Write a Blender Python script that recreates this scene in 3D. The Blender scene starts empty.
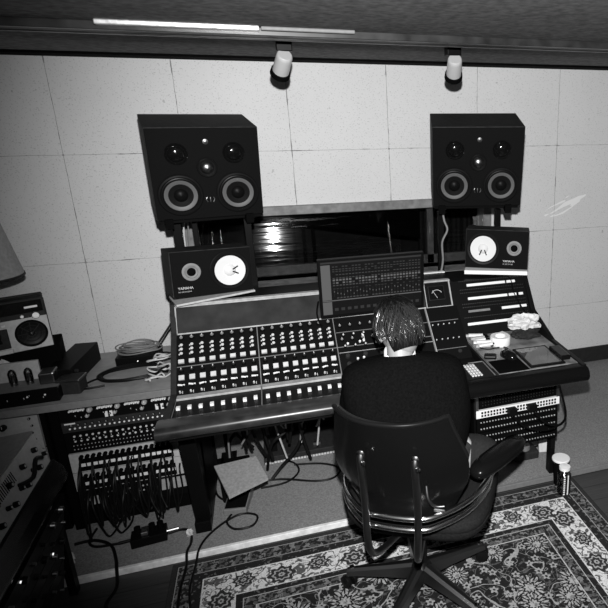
import bpy, math, random
from mathutils import Matrix, Vector
R = random.Random(7)
C = bpy.context.scene.collection
PI = math.pi
sin, cos = math.sin, math.cos

# ------------------------------------------------------------------ materials
def nodemat(name):
    m = bpy.data.materials.new(name); m.use_nodes = True
    nt = m.node_tree; b = nt.nodes['Principled BSDF']
    return m, nt, b
def mat(name, v, rough=.5, metal=0, noise=0, nscale=60, bump=0, coat=0, spec=.5):
    m, nt, b = nodemat(name)
    b.inputs['Base Color'].default_value = (v, v, v, 1)
    b.inputs['Roughness'].default_value = rough; b.inputs['Metallic'].default_value = metal
    b.inputs['Specular IOR Level'].default_value = spec
    if coat: b.inputs['Coat Weight'].default_value = coat
    tc = nt.nodes.new('ShaderNodeTexCoord')
    n = nt.nodes.new('ShaderNodeTexNoise'); n.inputs['Scale'].default_value = nscale; n.inputs['Detail'].default_value = 5
    nt.links.new(tc.outputs['Object'], n.inputs['Vector'])
    if noise:
        r = nt.nodes.new('ShaderNodeMapRange')
        r.inputs['From Min'].default_value = .3; r.inputs['From Max'].default_value = .7
        r.inputs['To Min'].default_value = v*(1-noise); r.inputs['To Max'].default_value = v*(1+noise)
        nt.links.new(n.outputs['Fac'], r.inputs['Value']); nt.links.new(r.outputs['Result'], b.inputs['Base Color'])
    if bump:
        bp = nt.nodes.new('ShaderNodeBump'); bp.inputs['Strength'].default_value = bump; bp.inputs['Distance'].default_value = .002
        nt.links.new(n.outputs['Fac'], bp.inputs['Height']); nt.links.new(bp.outputs['Normal'], b.inputs['Normal'])
    return m
def emis(name, v, s=1):
    m, nt, b = nodemat(name)
    b.inputs['Base Color'].default_value = (.004, .004, .004, 1); b.inputs['Roughness'].default_value = .25; b.inputs['Specular IOR Level'].default_value = .1
    b.inputs['Emission Color'].default_value = (v, v, v, 1); b.inputs['Emission Strength'].default_value = s
    return m
class G:                                    # tiny helper for math node graphs
    def __init__(s, nt): s.nt = nt
    def m(s, op, *a):
        n = s.nt.nodes.new('ShaderNodeMath'); n.operation = op
        for i, x in enumerate(a):
            if isinstance(x, (int, float)): n.inputs[i].default_value = x
            else: s.nt.links.new(x, n.inputs[i])
        return n.outputs[0]
    def lt(s, a, b): return s.m('LESS_THAN', a, b)
    def gt(s, a, b): return s.m('GREATER_THAN', a, b)
    def mul(s, a, b): return s.m('MULTIPLY', a, b)
    def add(s, a, b): return s.m('ADD', a, b)
    def sub(s, a, b): return s.m('SUBTRACT', a, b)
    def band(s, d, a, b): return s.mul(s.gt(d, a), s.lt(d, b))
    def mix(s, f, a, b):                    # a*(1-f)+b*f
        return s.add(s.mul(a, s.sub(1.0, f)), s.mul(b, f))
    def xyz(s, v):
        n = s.nt.nodes.new('ShaderNodeSeparateXYZ'); s.nt.links.new(v, n.inputs[0]); return n.outputs
    def comb(s, x, y, z=0.0):
        n = s.nt.nodes.new('ShaderNodeCombineXYZ')
        for i, a in enumerate((x, y, z)):
            if isinstance(a, (int, float)): n.inputs[i].default_value = a
            else: s.nt.links.new(a, n.inputs[i])
        return n.outputs[0]
    def noise(s, v, sc, det=3, dist=0):
        n = s.nt.nodes.new('ShaderNodeTexNoise'); n.inputs['Scale'].default_value = sc
        n.inputs['Detail'].default_value = det; n.inputs['Distortion'].default_value = dist
        if v is not None: s.nt.links.new(v, n.inputs['Vector'])
        return n.outputs['Fac']

def wall_mat():
    m, nt, b = nodemat('wall_board'); g = G(nt)
    geo = nt.nodes.new('ShaderNodeNewGeometry'); p = geo.outputs['Position']
    x, y, z = g.xyz(p)
    w = .6005
    wob = g.mul(g.sub(g.noise(p, 9, 3), .5), .006)
    fx = g.m('ABSOLUTE', g.sub(g.m('FRACT', g.add(g.m('DIVIDE', g.add(x, g.add(1.020+6*w+w/2, wob)), w), 0.0)), .5))
    fz = g.m('ABSOLUTE', g.sub(g.m('FRACT', g.m('DIVIDE', g.add(z, g.add(-1.729+4*w+w/2, wob)), w)), .5))
    th = g.add(.0018, g.mul(g.m('MAXIMUM', g.sub(g.noise(p, 14, 4), .52), 0.0), .022))
    lx = g.lt(fx, th); lz = g.lt(fz, g.mul(th, .8))
    line = g.m('MAXIMUM', lx, lz)
    dots = g.m('MULTIPLY', g.lt(fx, .008), g.lt(fz, .008))
    line = g.m('MAXIMUM', line, dots)
    sp = g.gt(g.noise(p, 130, 2), .63)
    spots = g.gt(g.noise(p, 26, 2), .755)
    base = g.mul(.62, g.add(.95, g.mul(g.noise(p, 3, 4), .1)))
    base = g.mul(base, g.sub(1.0, g.mul(sp, .25)))
    base = g.mul(base, g.sub(1.0, g.mul(spots, .3)))
    # torn pale scuff in the right hand panel
    dx = g.m('DIVIDE', g.sub(x, 2.07), .17); dz = g.m('DIVIDE', g.sub(z, g.add(1.31, g.mul(g.sub(x, 2.07), .35))), .06)
    e = g.add(g.mul(dx, dx), g.mul(dz, dz))
    stretched = g.comb(g.mul(x, 5.0), 0.0, g.mul(g.sub(z, g.mul(x, .45)), 26.0))
    sc = g.mul(g.lt(e, 1.0), g.gt(g.noise(stretched, 1.0, 1), .53))
    base = g.mix(sc, base, .8)
    col = g.mix(g.mul(line, g.add(.35, g.mul(g.noise(p, 20, 2), .8))), base, .05)
    nt.links.new(col, b.inputs['Base Color']); b.inputs['Roughness'].default_value = .75
    bp = nt.nodes.new('ShaderNodeBump'); bp.inputs['Strength'].default_value = .25; bp.inputs['Distance'].default_value = .002
    nt.links.new(g.noise(p, 90, 3), bp.inputs['Height']); nt.links.new(bp.outputs['Normal'], b.inputs['Normal'])
    return m

def rug_mat():
    m, nt, b = nodemat('rug_pile'); g = G(nt)
    X0, X1, Y0, Y1 = -.56, 1.457, -.62, 2.402
    geo = nt.nodes.new('ShaderNodeNewGeometry'); p = geo.outputs['Position']
    x, y, z = g.xyz(p)
    wx = g.add(x, g.mul(g.sub(g.noise(p, 25, 2), .5), .006)); wy = g.add(y, g.mul(g.sub(g.noise(p, 28, 2), .5), .006))
    dX = g.m('MINIMUM', g.sub(x, X0), g.sub(X1, x)); dY = g.m('MINIMUM', g.sub(y, Y0), g.sub(Y1, y))
    d = g.m('MINIMUM', dX, dY)
    isx = g.lt(dX, dY)
    along = g.mix(isx, x, y)
    q = g.comb(wx, wy)
    def flowers(scale, rnd, petals, rad, pet, off=0.0):
        v = nt.nodes.new('ShaderNodeTexVoronoi'); v.inputs['Scale'].default_value = scale; v.inputs['Randomness'].default_value = rnd
        v.voronoi_dimensions = '2D'
        vm = nt.nodes.new('ShaderNodeVectorMath'); vm.operation = 'ADD'; vm.inputs[1].default_value = (off, off*.7, 0)
        nt.links.new(q, vm.inputs[0]); nt.links.new(vm.outputs[0], v.inputs['Vector'])
        sb = nt.nodes.new('ShaderNodeVectorMath'); sb.operation = 'SUBTRACT'
        nt.links.new(vm.outputs[0], sb.inputs[0]); nt.links.new(v.outputs['Position'], sb.inputs[1])
        a, c, _ = g.xyz(sb.outputs[0])
        ang = g.m('ARCTAN2', c, a); r = v.outputs['Distance']      # in scaled units
        w = g.add(rad, g.mul(g.m('COSINE', g.mul(ang, petals)), pet))
        cr = g.xyz(v.outputs['Color'])[0]
        return r, ang, w, cr
    # --- field: dark ground, pale rosettes, vines
    r, ang, w, cr = flowers(5.2, .75, 9.0, .27, .05)
    w = g.mul(w, g.add(.75, g.mul(cr, .45)))
    fl = g.lt(r, w); ring = g.band(r, g.mul(w, .38), g.mul(w, .55)); core = g.lt(r, g.mul(w, .16))
    rays = g.mul(g.band(r, g.mul(w, .6), w), g.gt(g.m('SINE', g.mul(ang, 18.0)), .3))
    rn = g.noise(q, 60, 2)
    pale = g.mul(fl, g.m('MAXIMUM', g.sub(1.0, ring), core)); pale = g.mul(pale, g.sub(1.0, rays)); pale = g.mul(pale, g.add(.45, g.mul(g.gt(rn, .45), .55)))
    r2, a2, w2, c2 = flowers(15.5, .9, 5.0, .24, .07, 3.3)
    s2 = g.mul(g.mul(g.lt(r2, w2), g.gt(r2, .10)), g.gt(r, g.mul(w, 1.12)))
    vn = g.m('ABSOLUTE', g.sub(g.noise(q, 7.0, 1, .6), .5)); vine = g.mul(g.lt(vn, .012), g.gt(r, g.mul(w, 1.08)))
    vn2 = g.m('ABSOLUTE', g.sub(g.noise(q, 15.0, 1, 1.2), .47)); vine2 = g.mul(g.lt(vn2, .014), g.gt(r, g.mul(w, 1.08)))
    lf = g.mul(g.gt(g.noise(q, 38, 2, .6), .58), g.gt(r, w))
    light = g.m('MAXIMUM', g.m('MAXIMUM', pale, g.mul(s2, .85)), g.m('MAXIMUM', g.mul(vine, .85), g.mul(vine2, .5)))
    light = g.m('MAXIMUM', light, g.mul(lf, .16))
    field = g.mix(light, .010, .24)
    # --- main border: pale ground, dark palmettes
    P_ = .158
    al = g.m('DIVIDE', g.add(along, g.add(10*P_+.02, g.mul(g.sub(g.noise(q, 12, 1), .5), .02))), P_)
    par = g.m('MODULO', g.m('FLOOR', al), 2.0)
    lu_ = g.mul(g.sub(g.m('FRACT', al), .5), P_); lv_ = g.sub(d, g.add(.196, g.mul(par, .020)))
    r = g.m('SQRT', g.add(g.mul(g.mul(lu_, lu_), .72), g.mul(lv_, lv_))); ang = g.m('ARCTAN2', lv_, lu_)
    w = g.add(g.add(.036, g.mul(par, .010)), g.mul(g.m('COSINE', g.mul(ang, 8.0)), .006))
    fl = g.lt(r, w); ring = g.band(r, g.mul(w, .55), g.mul(w, .70)); core = g.band(r, g.mul(w, .1), g.mul(w, .25))
    dk = g.mul(fl, g.sub(1.0, g.mul(g.m('MAXIMUM', ring, core), .55)))
    vn = g.m('ABSOLUTE', g.sub(g.noise(q, 17, 1, 1.0), .5)); vine = g.mul(g.lt(vn, .03), g.sub(1.0, fl))
    lf = g.mul(g.gt(g.noise(q, 42, 2, .8), .56), g.sub(1.0, fl))
    dk = g.m('MAXIMUM', dk, g.m('MAXIMUM', g.mul(vine, .9), g.mul(lf, .8)))
    main = g.mix(dk, .42, .022)
    # --- guards
    sm = g.gt(g.noise(q, 55, 2, .5), .5)
    ck = g.gt(g.m('SINE', g.mul(along, 95.0)), .1)
    guard = g.mix(g.mul(sm, g.add(.4, g.mul(ck, .5))), .012, .13)
    dark = g.mix(g.gt(g.noise(q, 45, 1, .5), .62), .012, .07)
    col = g.mix(g.lt(d, .355), field, dark)
    col = g.mix(g.band(d, .305, .352), col, guard)
    col = g.mix(g.band(d, .3525, .3575), col, .30)
    col = g.mix(g.band(d, .302, .306), col, .26)
    col = g.mix(g.band(d, .14, .268), col, main)
    col = g.mix(g.band(d, .135, .141), col, .42)
    col = g.mix(g.band(d, .268, .274), col, .40)
    col = g.mix(g.band(d, .03, .09), col, guard)
    col = g.mix(g.band(d, .026, .03), col, .2)
    col = g.mix(g.band(d, .09, .094), col, .2)
    col = g.mix(g.lt(d, .022), col, .02)
    col = g.mul(g.mul(col, 1.5), g.add(.45, g.mul(g.noise(p, 160, 3), 1.1)))
    nt.links.new(col, b.inputs['Base Color']); b.inputs['Roughness'].default_value = .95; b.inputs['Specular IOR Level'].default_value = .1
    bp = nt.nodes.new('ShaderNodeBump'); bp.inputs['Strength'].default_value = .5; bp.inputs['Distance'].default_value = .003
    nt.links.new(g.noise(p, 350, 2), bp.inputs['Height']); nt.links.new(bp.outputs['Normal'], b.inputs['Normal'])
    return m

def plank_mat():
    m, nt, b = nodemat('dark_planks'); g = G(nt)
    geo = nt.nodes.new('ShaderNodeNewGeometry'); p = geo.outputs['Position']; x, y, z = g.xyz(p)
    k = g.m('FLOOR', g.m('DIVIDE', y, .11)); f = g.m('FRACT', g.m('DIVIDE', y, .11))
    gr = g.noise(g.comb(g.mul(x, 2.0), g.mul(y, 40.0), k), 3, 4)
    col = g.mul(g.add(.012, g.mul(gr, .05)), g.sub(1.0, g.mul(g.lt(f, .04), .8)))
    nt.links.new(col, b.inputs['Base Color']); b.inputs['Roughness'].default_value = .5
    return m
def glass_mat():
    m = bpy.data.materials.new('window_glass'); m.use_nodes = True; nt = m.node_tree; nt.nodes.clear(); g = G(nt)
    o = nt.nodes.new('ShaderNodeOutputMaterial'); mx = nt.nodes.new('ShaderNodeMixShader')
    t = nt.nodes.new('ShaderNodeBsdfTransparent'); t.inputs[0].default_value = (.7, .7, .7, 1)
    gl = nt.nodes.new('ShaderNodeBsdfGlossy'); gl.inputs['Roughness'].default_value = .035
    fr = nt.nodes.new('ShaderNodeFresnel'); fr.inputs['IOR'].default_value = 1.5
    geo = nt.nodes.new('ShaderNodeNewGeometry'); x, y, z = g.xyz(geo.outputs['Position'])
    bp = nt.nodes.new('ShaderNodeBump'); bp.inputs['Strength'].default_value = .10; bp.inputs['Distance'].default_value = .01
    nt.links.new(g.noise(g.comb(g.mul(x, 2.0), 0.0, g.mul(z, 22.0)), 1.5, 2), bp.inputs['Height']); nt.links.new(bp.outputs['Normal'], gl.inputs['Normal'])
    nt.links.new(fr.outputs[0], mx.inputs[0]); nt.links.new(t.outputs[0], mx.inputs[1]); nt.links.new(gl.outputs[0], mx.inputs[2])
    nt.links.new(mx.outputs[0], o.inputs[0]); return m
def clear_mat(name, tint=.8, rough=.05):
    m = bpy.data.materials.new(name); m.use_nodes = True; nt = m.node_tree; nt.nodes.clear()
    o = nt.nodes.new('ShaderNodeOutputMaterial'); mx = nt.nodes.new('ShaderNodeMixShader')
    t = nt.nodes.new('ShaderNodeBsdfTransparent'); t.inputs[0].default_value = (tint, tint, tint, 1)
    gl = nt.nodes.new('ShaderNodeBsdfGlossy'); gl.inputs['Roughness'].default_value = rough
    fr = nt.nodes.new('ShaderNodeFresnel'); fr.inputs['IOR'].default_value = 1.7
    nt.links.new(fr.outputs[0], mx.inputs[0]); nt.links.new(t.outputs[0], mx.inputs[1]); nt.links.new(gl.outputs[0], mx.inputs[2])
    nt.links.new(mx.outputs[0], o.inputs[0]); return m
def foam_mat():
    m, nt, b = nodemat('perforated_black'); g = G(nt)
    b.inputs['Base Color'].default_value = (.02, .02, .02, 1); return m

M = dict(
    wall=wall_mat(), rug=rug_mat(), planks=plank_mat(), glass=glass_mat(), clear=clear_mat('clear_plastic'),
    ceil=mat('ceiling_plaster', .17, .95, noise=.35, nscale=35, bump=.5, spec=.1),
    carpet=mat('grey_carpet', .21, .98, noise=.3, nscale=150, bump=.5, spec=.05),
    black=mat('black_paint', .004, .4, spec=.06), satin=mat('black_satin', .006, .35, spec=.08), matte=mat('black_matte', .003, .85, spec=.02),
    veneer=mat('black_ash_veneer', .02, .6, noise=.4, nscale=40, spec=.08), baffle=mat('baffle_paint', .005, .7, spec=.03),
    gloss=mat('black_gloss', .004, .10), vinyl=mat('black_vinyl', .004, .22, spec=.16), seatcloth=mat('seat_cloth', .012, .8, noise=.4, nscale=150, bump=.4, spec=.05),
    rubber=mat('black_rubber', .005, .45, spec=.12), chrome=mat('chrome', .8, .2, 1), steel=mat('brushed_steel', .45, .35, 1, noise=.15),
    dsteel=mat('dark_steel', .18, .35, 1), alu=mat('aluminium_face', .42, .45, .3, noise=.1), silver=mat('silver_paint', .40, .5, noise=.12),
    white=mat('white_plastic', .75, .45), offw=mat('off_white', .55, .6, noise=.1), grey=mat('mid_grey', .16, .6, noise=.12),
    dgrey=mat('dark_grey', .022, .6, noise=.2, spec=.1), panelgrey=mat('grey_panel', .030, .75, noise=.3, nscale=12, spec=.03),
    paper=mat('paper', .58, .8, noise=.15, nscale=30), card=mat('cardboard', .24, .9, noise=.2, nscale=80),
    cone=mat('grey_cone', .075, .38, spec=.7), wcone=mat('white_cone', .60, .7), desk=mat('mottled_desktop', .16, .4, noise=.55, nscale=16),
    wood=mat('dark_wood', .022, .3, noise=.6, nscale=14, spec=.35), gwood=mat('grey_wood', .16, .5, noise=.4, nscale=20), strip=mat('worn_white_trim', .80, .45, noise=.2, nscale=30),
    scrib=mat('label_strip', .33, .55, noise=.2, nscale=40), skin=mat('skin', .27, .5, noise=.08), hair=mat('dark_hair', .005, .6, spec=.06), hair_streak=mat('flash_streak_hair', .022, .22, spec=1),
    jacket=mat('black_wool', .0035, .9, noise=.3, nscale=120, bump=.2, spec=.02), jeans=mat('dark_denim', .022, .85, noise=.3, nscale=120, bump=.4, spec=.2),
    shirt=mat('white_shirt', .7, .85), shade=mat('lampshade_cloth', .30, .9, noise=.15, nscale=60), lamp=mat('lamp_shell', .42, .5),
    led=emis('indicator_light', 1, 1.2), deskgrey=mat('table_laminate', .25, .45, noise=.15, nscale=25),
)
SCR = [emis('screen_ground', 1, .005), emis('screen_side', 1, .12), emis('screen_bar', 1, .035), emis('screen_line', 1, .13), emis('screen_mark', 1, .06)]

# ------------------------------------------------------------------ mesh builder
def T(x=0, y=0, z=0): return Matrix.Translation((x, y, z))
def RX(a): return Matrix.Rotation(a, 4, 'X')
def RY(a): return Matrix.Rotation(a, 4, 'Y')
def RZ(a): return Matrix.Rotation(a, 4, 'Z')
def S(x, y, z): return Matrix.Diagonal((x, y, z, 1))
I4 = Matrix.Identity(4)
def frame_to(p, d):
    d = Vector(d).normalized(); return T(*p) @ d.to_track_quat('Z', 'Y').to_matrix().to_4x4()
class MB:
    def __init__(s): s.v = []; s.f = []; s.mi = []
    def add(s, vs, fs, X=I4, mi=0):
        n = len(s.v); s.v += [tuple(X @ Vector(v)) for v in vs]
        s.f += [tuple(i+n for i in f) for f in fs]; s.mi += [mi]*len(fs); return s
    def box(s, x0, x1, y0, y1, z0, z1, X=I4, mi=0):
        vs = [(x, y, z) for z in (z0, z1) for y in (y0, y1) for x in (x0, x1)]
        return s.add(vs, [(0, 2, 3, 1), (4, 5, 7, 6), (0, 1, 5, 4), (2, 6, 7, 3), (0, 4, 6, 2), (1, 3, 7, 5)], X, mi)
    def lathe(s, prof, X=I4, n=20, mi=0, cap=True, arc=1.0):
        vs = []; fs = []; k = len(prof)
        for i in range(n):
            a = 2*PI*i/n
            vs += [(r*cos(a), r*sin(a), z) for r, z in prof]
        for i in range(n):
            j = (i+1) % n
            for t in range(k-1): fs.append((i*k+t, j*k+t, j*k+t+1, i*k+t+1))
        if cap:
            if prof[0][0] > 1e-5: fs.append(tuple(i*k for i in range(n))[::-1])
            if prof[-1][0] > 1e-5: fs.append(tuple(i*k+k-1 for i in range(n)))
        return s.add(vs, fs, X, mi)
    def cyl(s, r, h, X=I4, n=14, mi=0, r2=None): return s.lathe([(r, 0), (r if r2 is None else r2, h)], X, n, mi)
    def prism(s, poly, x0, x1, X=I4, mi=0):      # poly in (y,z), extruded along x
        n = len(poly); vs = [(x0, y, z) for y, z in poly]+[(x1, y, z) for y, z in poly]
        fs = [tuple(range(n))[::-1], tuple(range(n, 2*n))]+[(i, (i+1) % n, (i+1) % n+n, i+n) for i in range(n)]
        return s.add(vs, fs, X, mi)
    def slab(s, poly, z0, z1, X=I4, mi=0):       # poly in (x,y), extruded along z
        n = len(poly); vs = [(x, y, z0) for x, y in poly]+[(x, y, z1) for x, y in poly]
        fs = [tuple(range(n))[::-1], tuple(range(n, 2*n))]+[(i, (i+1) % n, (i+1) % n+n, i+n) for i in range(n)]
        return s.add(vs, fs, X, mi)
    def tube(s, pts, r, n=8, mi=0, X=I4, sm=4, closed=False):
        P = [Vector(p) for p in pts]
        if sm > 1 and len(P) > 2:
            Q = []; m = len(P); rng = m if closed else m-1
            for i in range(rng):
                if closed: a, b, c, d = P[i-1], P[i], P[(i+1) % m], P[(i+2) % m]
                else: a, b, c, d = P[max(i-1, 0)], P[i], P[i+1], P[min(i+2, m-1)]
                for k in range(sm):
                    t = k/sm
                    Q.append(.5*((2*b)+(c-a)*t+(2*a-5*b+4*c-d)*t*t+(3*b-a-3*c+d)*t**3))
            if not closed: Q.append(P[-1])
            P = Q
        m = len(P); vs = []; fs = []; up = None
        for i, p in enumerate(P):
            if closed: t = (P[(i+1) % m]-P[i-1])
            else: t = P[min(i+1, m-1)]-P[max(i-1, 0)]
            if t.length < 1e-9: t = Vector((0, 0, 1))
            t.normalize()
            if up is None: up = t.orthogonal().normalized()
            up = (up-t*up.dot(t))
            if up.length < 1e-6: up = t.orthogonal()
            up.normalize(); sd = t.cross(up)
            rr = r(i/(m-1)) if callable(r) else r
            for k in range(n):
                a = 2*PI*k/n; vs.append(tuple(p+up*(rr*cos(a))+sd*(rr*sin(a))))
        for i in range(m if closed else m-1):
            j = (i+1) % m
            for k in range(n): fs.append((i*n+k, i*n+(k+1) % n, j*n+(k+1) % n, j*n+k))
        if not closed: fs += [tuple(range(n))[::-1], tuple(range((m-1)*n, m*n))]
        return s.add(vs, fs, X, mi)
    def loft(s, rings, X=I4, mi=0, cap=True):     # rings of equal length point lists
        n = len(rings[0]); vs = [p for r in rings for p in r]; fs = []
        for i in range(len(rings)-1):
            for k in range(n): fs.append((i*n+k, i*n+(k+1) % n, (i+1)*n+(k+1) % n, (i+1)*n+k))
        if cap: fs += [tuple(range(n))[::-1], tuple(range((len(rings)-1)*n, len(rings)*n))]
        return s.add(vs, fs, X, mi)
    def build(s, name, mats, parent=None, smooth=None, bevel=0, sub=0, X=None):
        me = bpy.data.meshes.new(name); me.from_pydata(s.v, [], s.f)
        if not isinstance(mats, (list, tuple)): mats = [mats]
        for m in mats: me.materials.append(m)
        me.polygons.foreach_set('material_index', s.mi); me.update()
        import bmesh
        bm = bmesh.new(); bm.from_mesh(me); bmesh.ops.recalc_face_normals(bm, faces=bm.faces); bm.to_mesh(me); bm.free()
        o = bpy.data.objects.new(name, me); C.objects.link(o)
        if parent is not None: o.parent = parent
        if X is not None: o.matrix_local = X
        if bevel:
            b = o.modifiers.new('bevel', 'BEVEL'); b.width = bevel; b.segments = 2; b.limit_method = 'ANGLE'; b.angle_limit = .6
        if sub:
            b = o.modifiers.new('sub', 'SUBSURF'); b.levels = sub; b.render_levels = sub
        if smooth is not None or sub:
            me.polygons.foreach_set('use_smooth', [True]*len(me.polygons))
            if smooth and not sub: me.set_sharp_from_angle(angle=smooth)
        return o
def tag(o, label, cat, group=None, kind=None):
    if label: o['label'] = label
    if cat: o['category'] = cat
    if group: o['group'] = group
    if kind: o['kind'] = kind
    return o
def thing(name, label, cat, X=I4, group=None):
    o = bpy.data.objects.new(name, None); C.objects.link(o); o.matrix_world = X; o.empty_display_size = .05
    return tag(o, label, cat, group)
def struct(o): o['kind'] = 'structure'; return o
def dup_tree(o, parent=None):
    c = o.copy(); C.objects.link(c)
    if parent is not None: c.parent = parent
    for ch in list(o.children): dup_tree(ch, c)
    return c
SM = .7
def label_text(s, size, X, parent, m, name='lettering', ext=.0006):
    cu = bpy.data.curves.new(name, 'FONT'); cu.body = s; cu.size = size; cu.extrude = ext
    o = bpy.data.objects.new(name, cu); C.objects.link(o)
    me = bpy.data.meshes.new_from_object(o.evaluated_get(bpy.context.evaluated_depsgraph_get()))
    bpy.data.objects.remove(o); me.materials.clear(); me.materials.append(m)
    t = bpy.data.objects.new(name, me); C.objects.link(t); t.parent = parent; t.matrix_local = X; return t

# ------------------------------------------------------------------ camera (a left hand crop of a landscape frame)
H = 1.9
yaw, pit, rol = .3269, .3092, -.0043
fw = Vector((sin(yaw)*cos(pit), cos(yaw)*cos(pit), -sin(pit))); rt = Vector((cos(yaw), -sin(yaw), 0)); up = rt.cross(fw)
r2 = rt*cos(rol)+up*sin(rol); u2 = -rt*sin(rol)+up*cos(rol)
cam = bpy.data.cameras.new('camera'); co = bpy.data.objects.new('camera', cam); C.objects.link(co)
Mx = Matrix((r2, u2, -fw)).transposed().to_4x4(); Mx.translation = (0, 0, H); co.matrix_world = Mx
cam.sensor_width = 36; cam.lens = 36*574.66/608; cam.shift_x = -158.6/608; cam.clip_start = .05
bpy.context.scene.camera = co

# ------------------------------------------------------------------ the room
ZP = .03; YW = 3.76; ZC = 2.24
XL, XR, YB = -2.6, 4.2, -1.6
struct(MB().box(XL-.1, XR+.1, YB-.1, YW+.1, -.1, 0).build('floor', M['planks']))
struct(MB().box(XL, XR, 2.44, YW, 0.0, ZP).build('floor_carpet', M['carpet']))
struct(MB().box(XL, .75, 2.421, 2.44, 0.0, ZP+.002).build('trim_1', M['strip'], bevel=.003))
struct(MB().box(.75, XR, 2.425, 2.44, 0.0, ZP+.002).build('trim_6', M['grey'], bevel=.003))
WX0, WX1, WZ0, WZ1 = -.46, 1.455, .93, 1.345
struct(MB().box(XL-.1, WX0, YW, YW+.1, 0, ZC).box(WX1, XR+.1, YW, YW+.1, 0, ZC)
       .box(WX0, WX1, YW, YW+.1, 0, WZ0).box(WX0, WX1, YW, YW+.1, WZ1, ZC).build('wall_back', M['wall']))
struct(MB().box(XL-.1, XL, YB, YW, 0, ZC).build('wall_left', M['wall']))
struct(MB().box(XR, XR+.1, YB, YW, 0, ZC).build('wall_right', M['wall']))
struct(MB().box(XL-.1, XR+.1, YB-.1, YB, 0, ZC).build('wall_front', M['wall']))
struct(MB().box(XL-.1, XR+.1, YB-.1, YW+.1, ZC, ZC+.1).build('ceiling', M['ceil']))
struct(MB().box(XL, XR, YW-.018, YW, ZP, .155).build('baseboard_back', M['dgrey'], bevel=.003))
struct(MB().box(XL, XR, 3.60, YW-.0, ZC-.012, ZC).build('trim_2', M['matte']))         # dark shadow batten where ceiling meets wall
c = struct(MB().box(XL, XR, 2.53, 2.66, ZC-.022, ZC).build('trim_3', M['black'], bevel=.004))
struct(MB().box(XL, XR, 2.512, 2.53, ZC-.03, ZC).build('trim_4', M['wood'], bevel=.003))
struct(MB().box(XL, XR, 2.66, 2.68, ZC-.026, ZC).build('trim_5', M['wood'], bevel=.003))
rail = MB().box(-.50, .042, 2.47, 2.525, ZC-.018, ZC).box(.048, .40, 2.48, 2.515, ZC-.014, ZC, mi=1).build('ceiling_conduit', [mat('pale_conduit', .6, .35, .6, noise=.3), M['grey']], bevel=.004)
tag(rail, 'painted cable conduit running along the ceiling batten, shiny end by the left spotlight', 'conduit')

# window: framed opening, tilted glass, dark booth beyond
w = bpy.data.objects.new('window_1', None); C.objects.link(w); struct(w)
MB().box(WX0-.02, WX1+.03, YW-.035, YW+.02, WZ1, WZ1+.055).build('window_head', M['gwood'], w, bevel=.003)
MB().box(WX0-.02, WX0+.03, YW-.02, YW+.12, WZ0, WZ1).box(WX1-.03, WX1+.03, YW-.02, YW+.12, WZ0, WZ1).build('window_jamb', M['gwood'], w, bevel=.003)
MB().box(WX0-.02, WX1+.03, YW-.16, YW+.12, .885, .93).build('window_sill', M['gwood'], w, bevel=.003)
MB().box(WX0-.02, WX1+.03, YW-.19, YW-.16, .875, .915).build('sill_nosing', M['offw'], w, bevel=.003)
MB().box(-.96, .96, -.003, .003, 0, .42).build('pane', M['glass'], w, X=T(.5, YW+.035, .93) @ RZ(-.004) @ RX(-.205))
MB().box(1.055, 1.10, YW+.12, YW+.15, .9, 1.4).box(-.5, 1.5, YW+.12, YW+.15, .93, .99).build('inner_frame', M['gwood'], w)
booth = MB().box(-1.2, 2.6, 5.0, 5.1, 0, 2.3).box(-1.2, 2.6, YW+.1, 5.0, -.1, 0).box(-1.2, 2.6, YW+.1, 5.0, 2.24, 2.3)
booth.box(-1.3, -1.2, YW+.1, 5.0, 0, 2.3).box(2.6, 2.7, YW+.1, 5.0, 0, 2.3)
struct(booth.build('wall_booth', M['panelgrey']))
tag(MB().slab([(-.2, -.02), (1.06, -.25), (1.06, .4), (-.2, .4)], 0, .05, T(0, 4.15, 1.32) @ RX(PI/2)).build('wedge_panel', M['matte']), 'black sloping panel hanging in the dark booth behind the window', 'acoustic panel')  # black panel put in to form the dark wedge behind the glass
cur = MB()
for i in range(14):
    cur.tube([(1.12+i*.045, 4.3+.03*(i % 2), .5), (1.12+i*.045, 4.3+.03*(i % 2), 1.8)], .026, 8, sm=1)
tag(cur.build('curtain', M['dgrey'], smooth=SM), 'dark pleated curtain seen through the right end of the window', 'curtain')
cu2 = MB()
for i in range(5): cu2.box(.02+i*.07, .045+i*.07, 4.4, 4.43, .4, 1.7, X=RY(0))
tag(cu2.build('slatted_screen', M['matte']), 'dark upright slats standing in the booth behind the left of the window', 'screen')

# ------------------------------------------------------------------ ceiling spotlights
def spot(x, y, end, label):
    t = thing('ceiling_spotlight', label, 'spotlight', T(x, y, 0), 'white ceiling spotlights')
    MB().box(-.035, .035, -.03, .03, ZC-.04, ZC-.0).build('mount', M['black'], t, bevel=.004)
    MB().tube([(0, 0, ZC-.03), (0, .01, ZC-.075)], .009, 8, sm=1).tube([(-.012, 0, ZC-.03), (-.012, .01, ZC-.08)], .003, 6, sm=1).build('stem', M['black'], t)
    a = Vector((end[0], .13, -.105)).normalized()
    X = frame_to((-.0, -.035, ZC-.055), a)
    MB().lathe([(0, 0), (.030, 0), (.034, .004), (.036, .02), (.038, .10)], X, 20).build('shell', M['lamp'], t, smooth=SM)
    MB().lathe([(.038, .10), (.044, .102), (.046, .125), (.040, .126), (.036, .108), (0, .106)], X, 20).build('lens_hood', M['matte'], t, smooth=SM)
spot(.148, 2.94, (-.035,), 'white cylindrical spotlight under the ceiling, left one above the wide black loudspeaker')
spot(.938, 2.90, (.03,), 'white cylindrical spotlight under the ceiling, right one above the right-hand loudspeaker')

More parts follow.
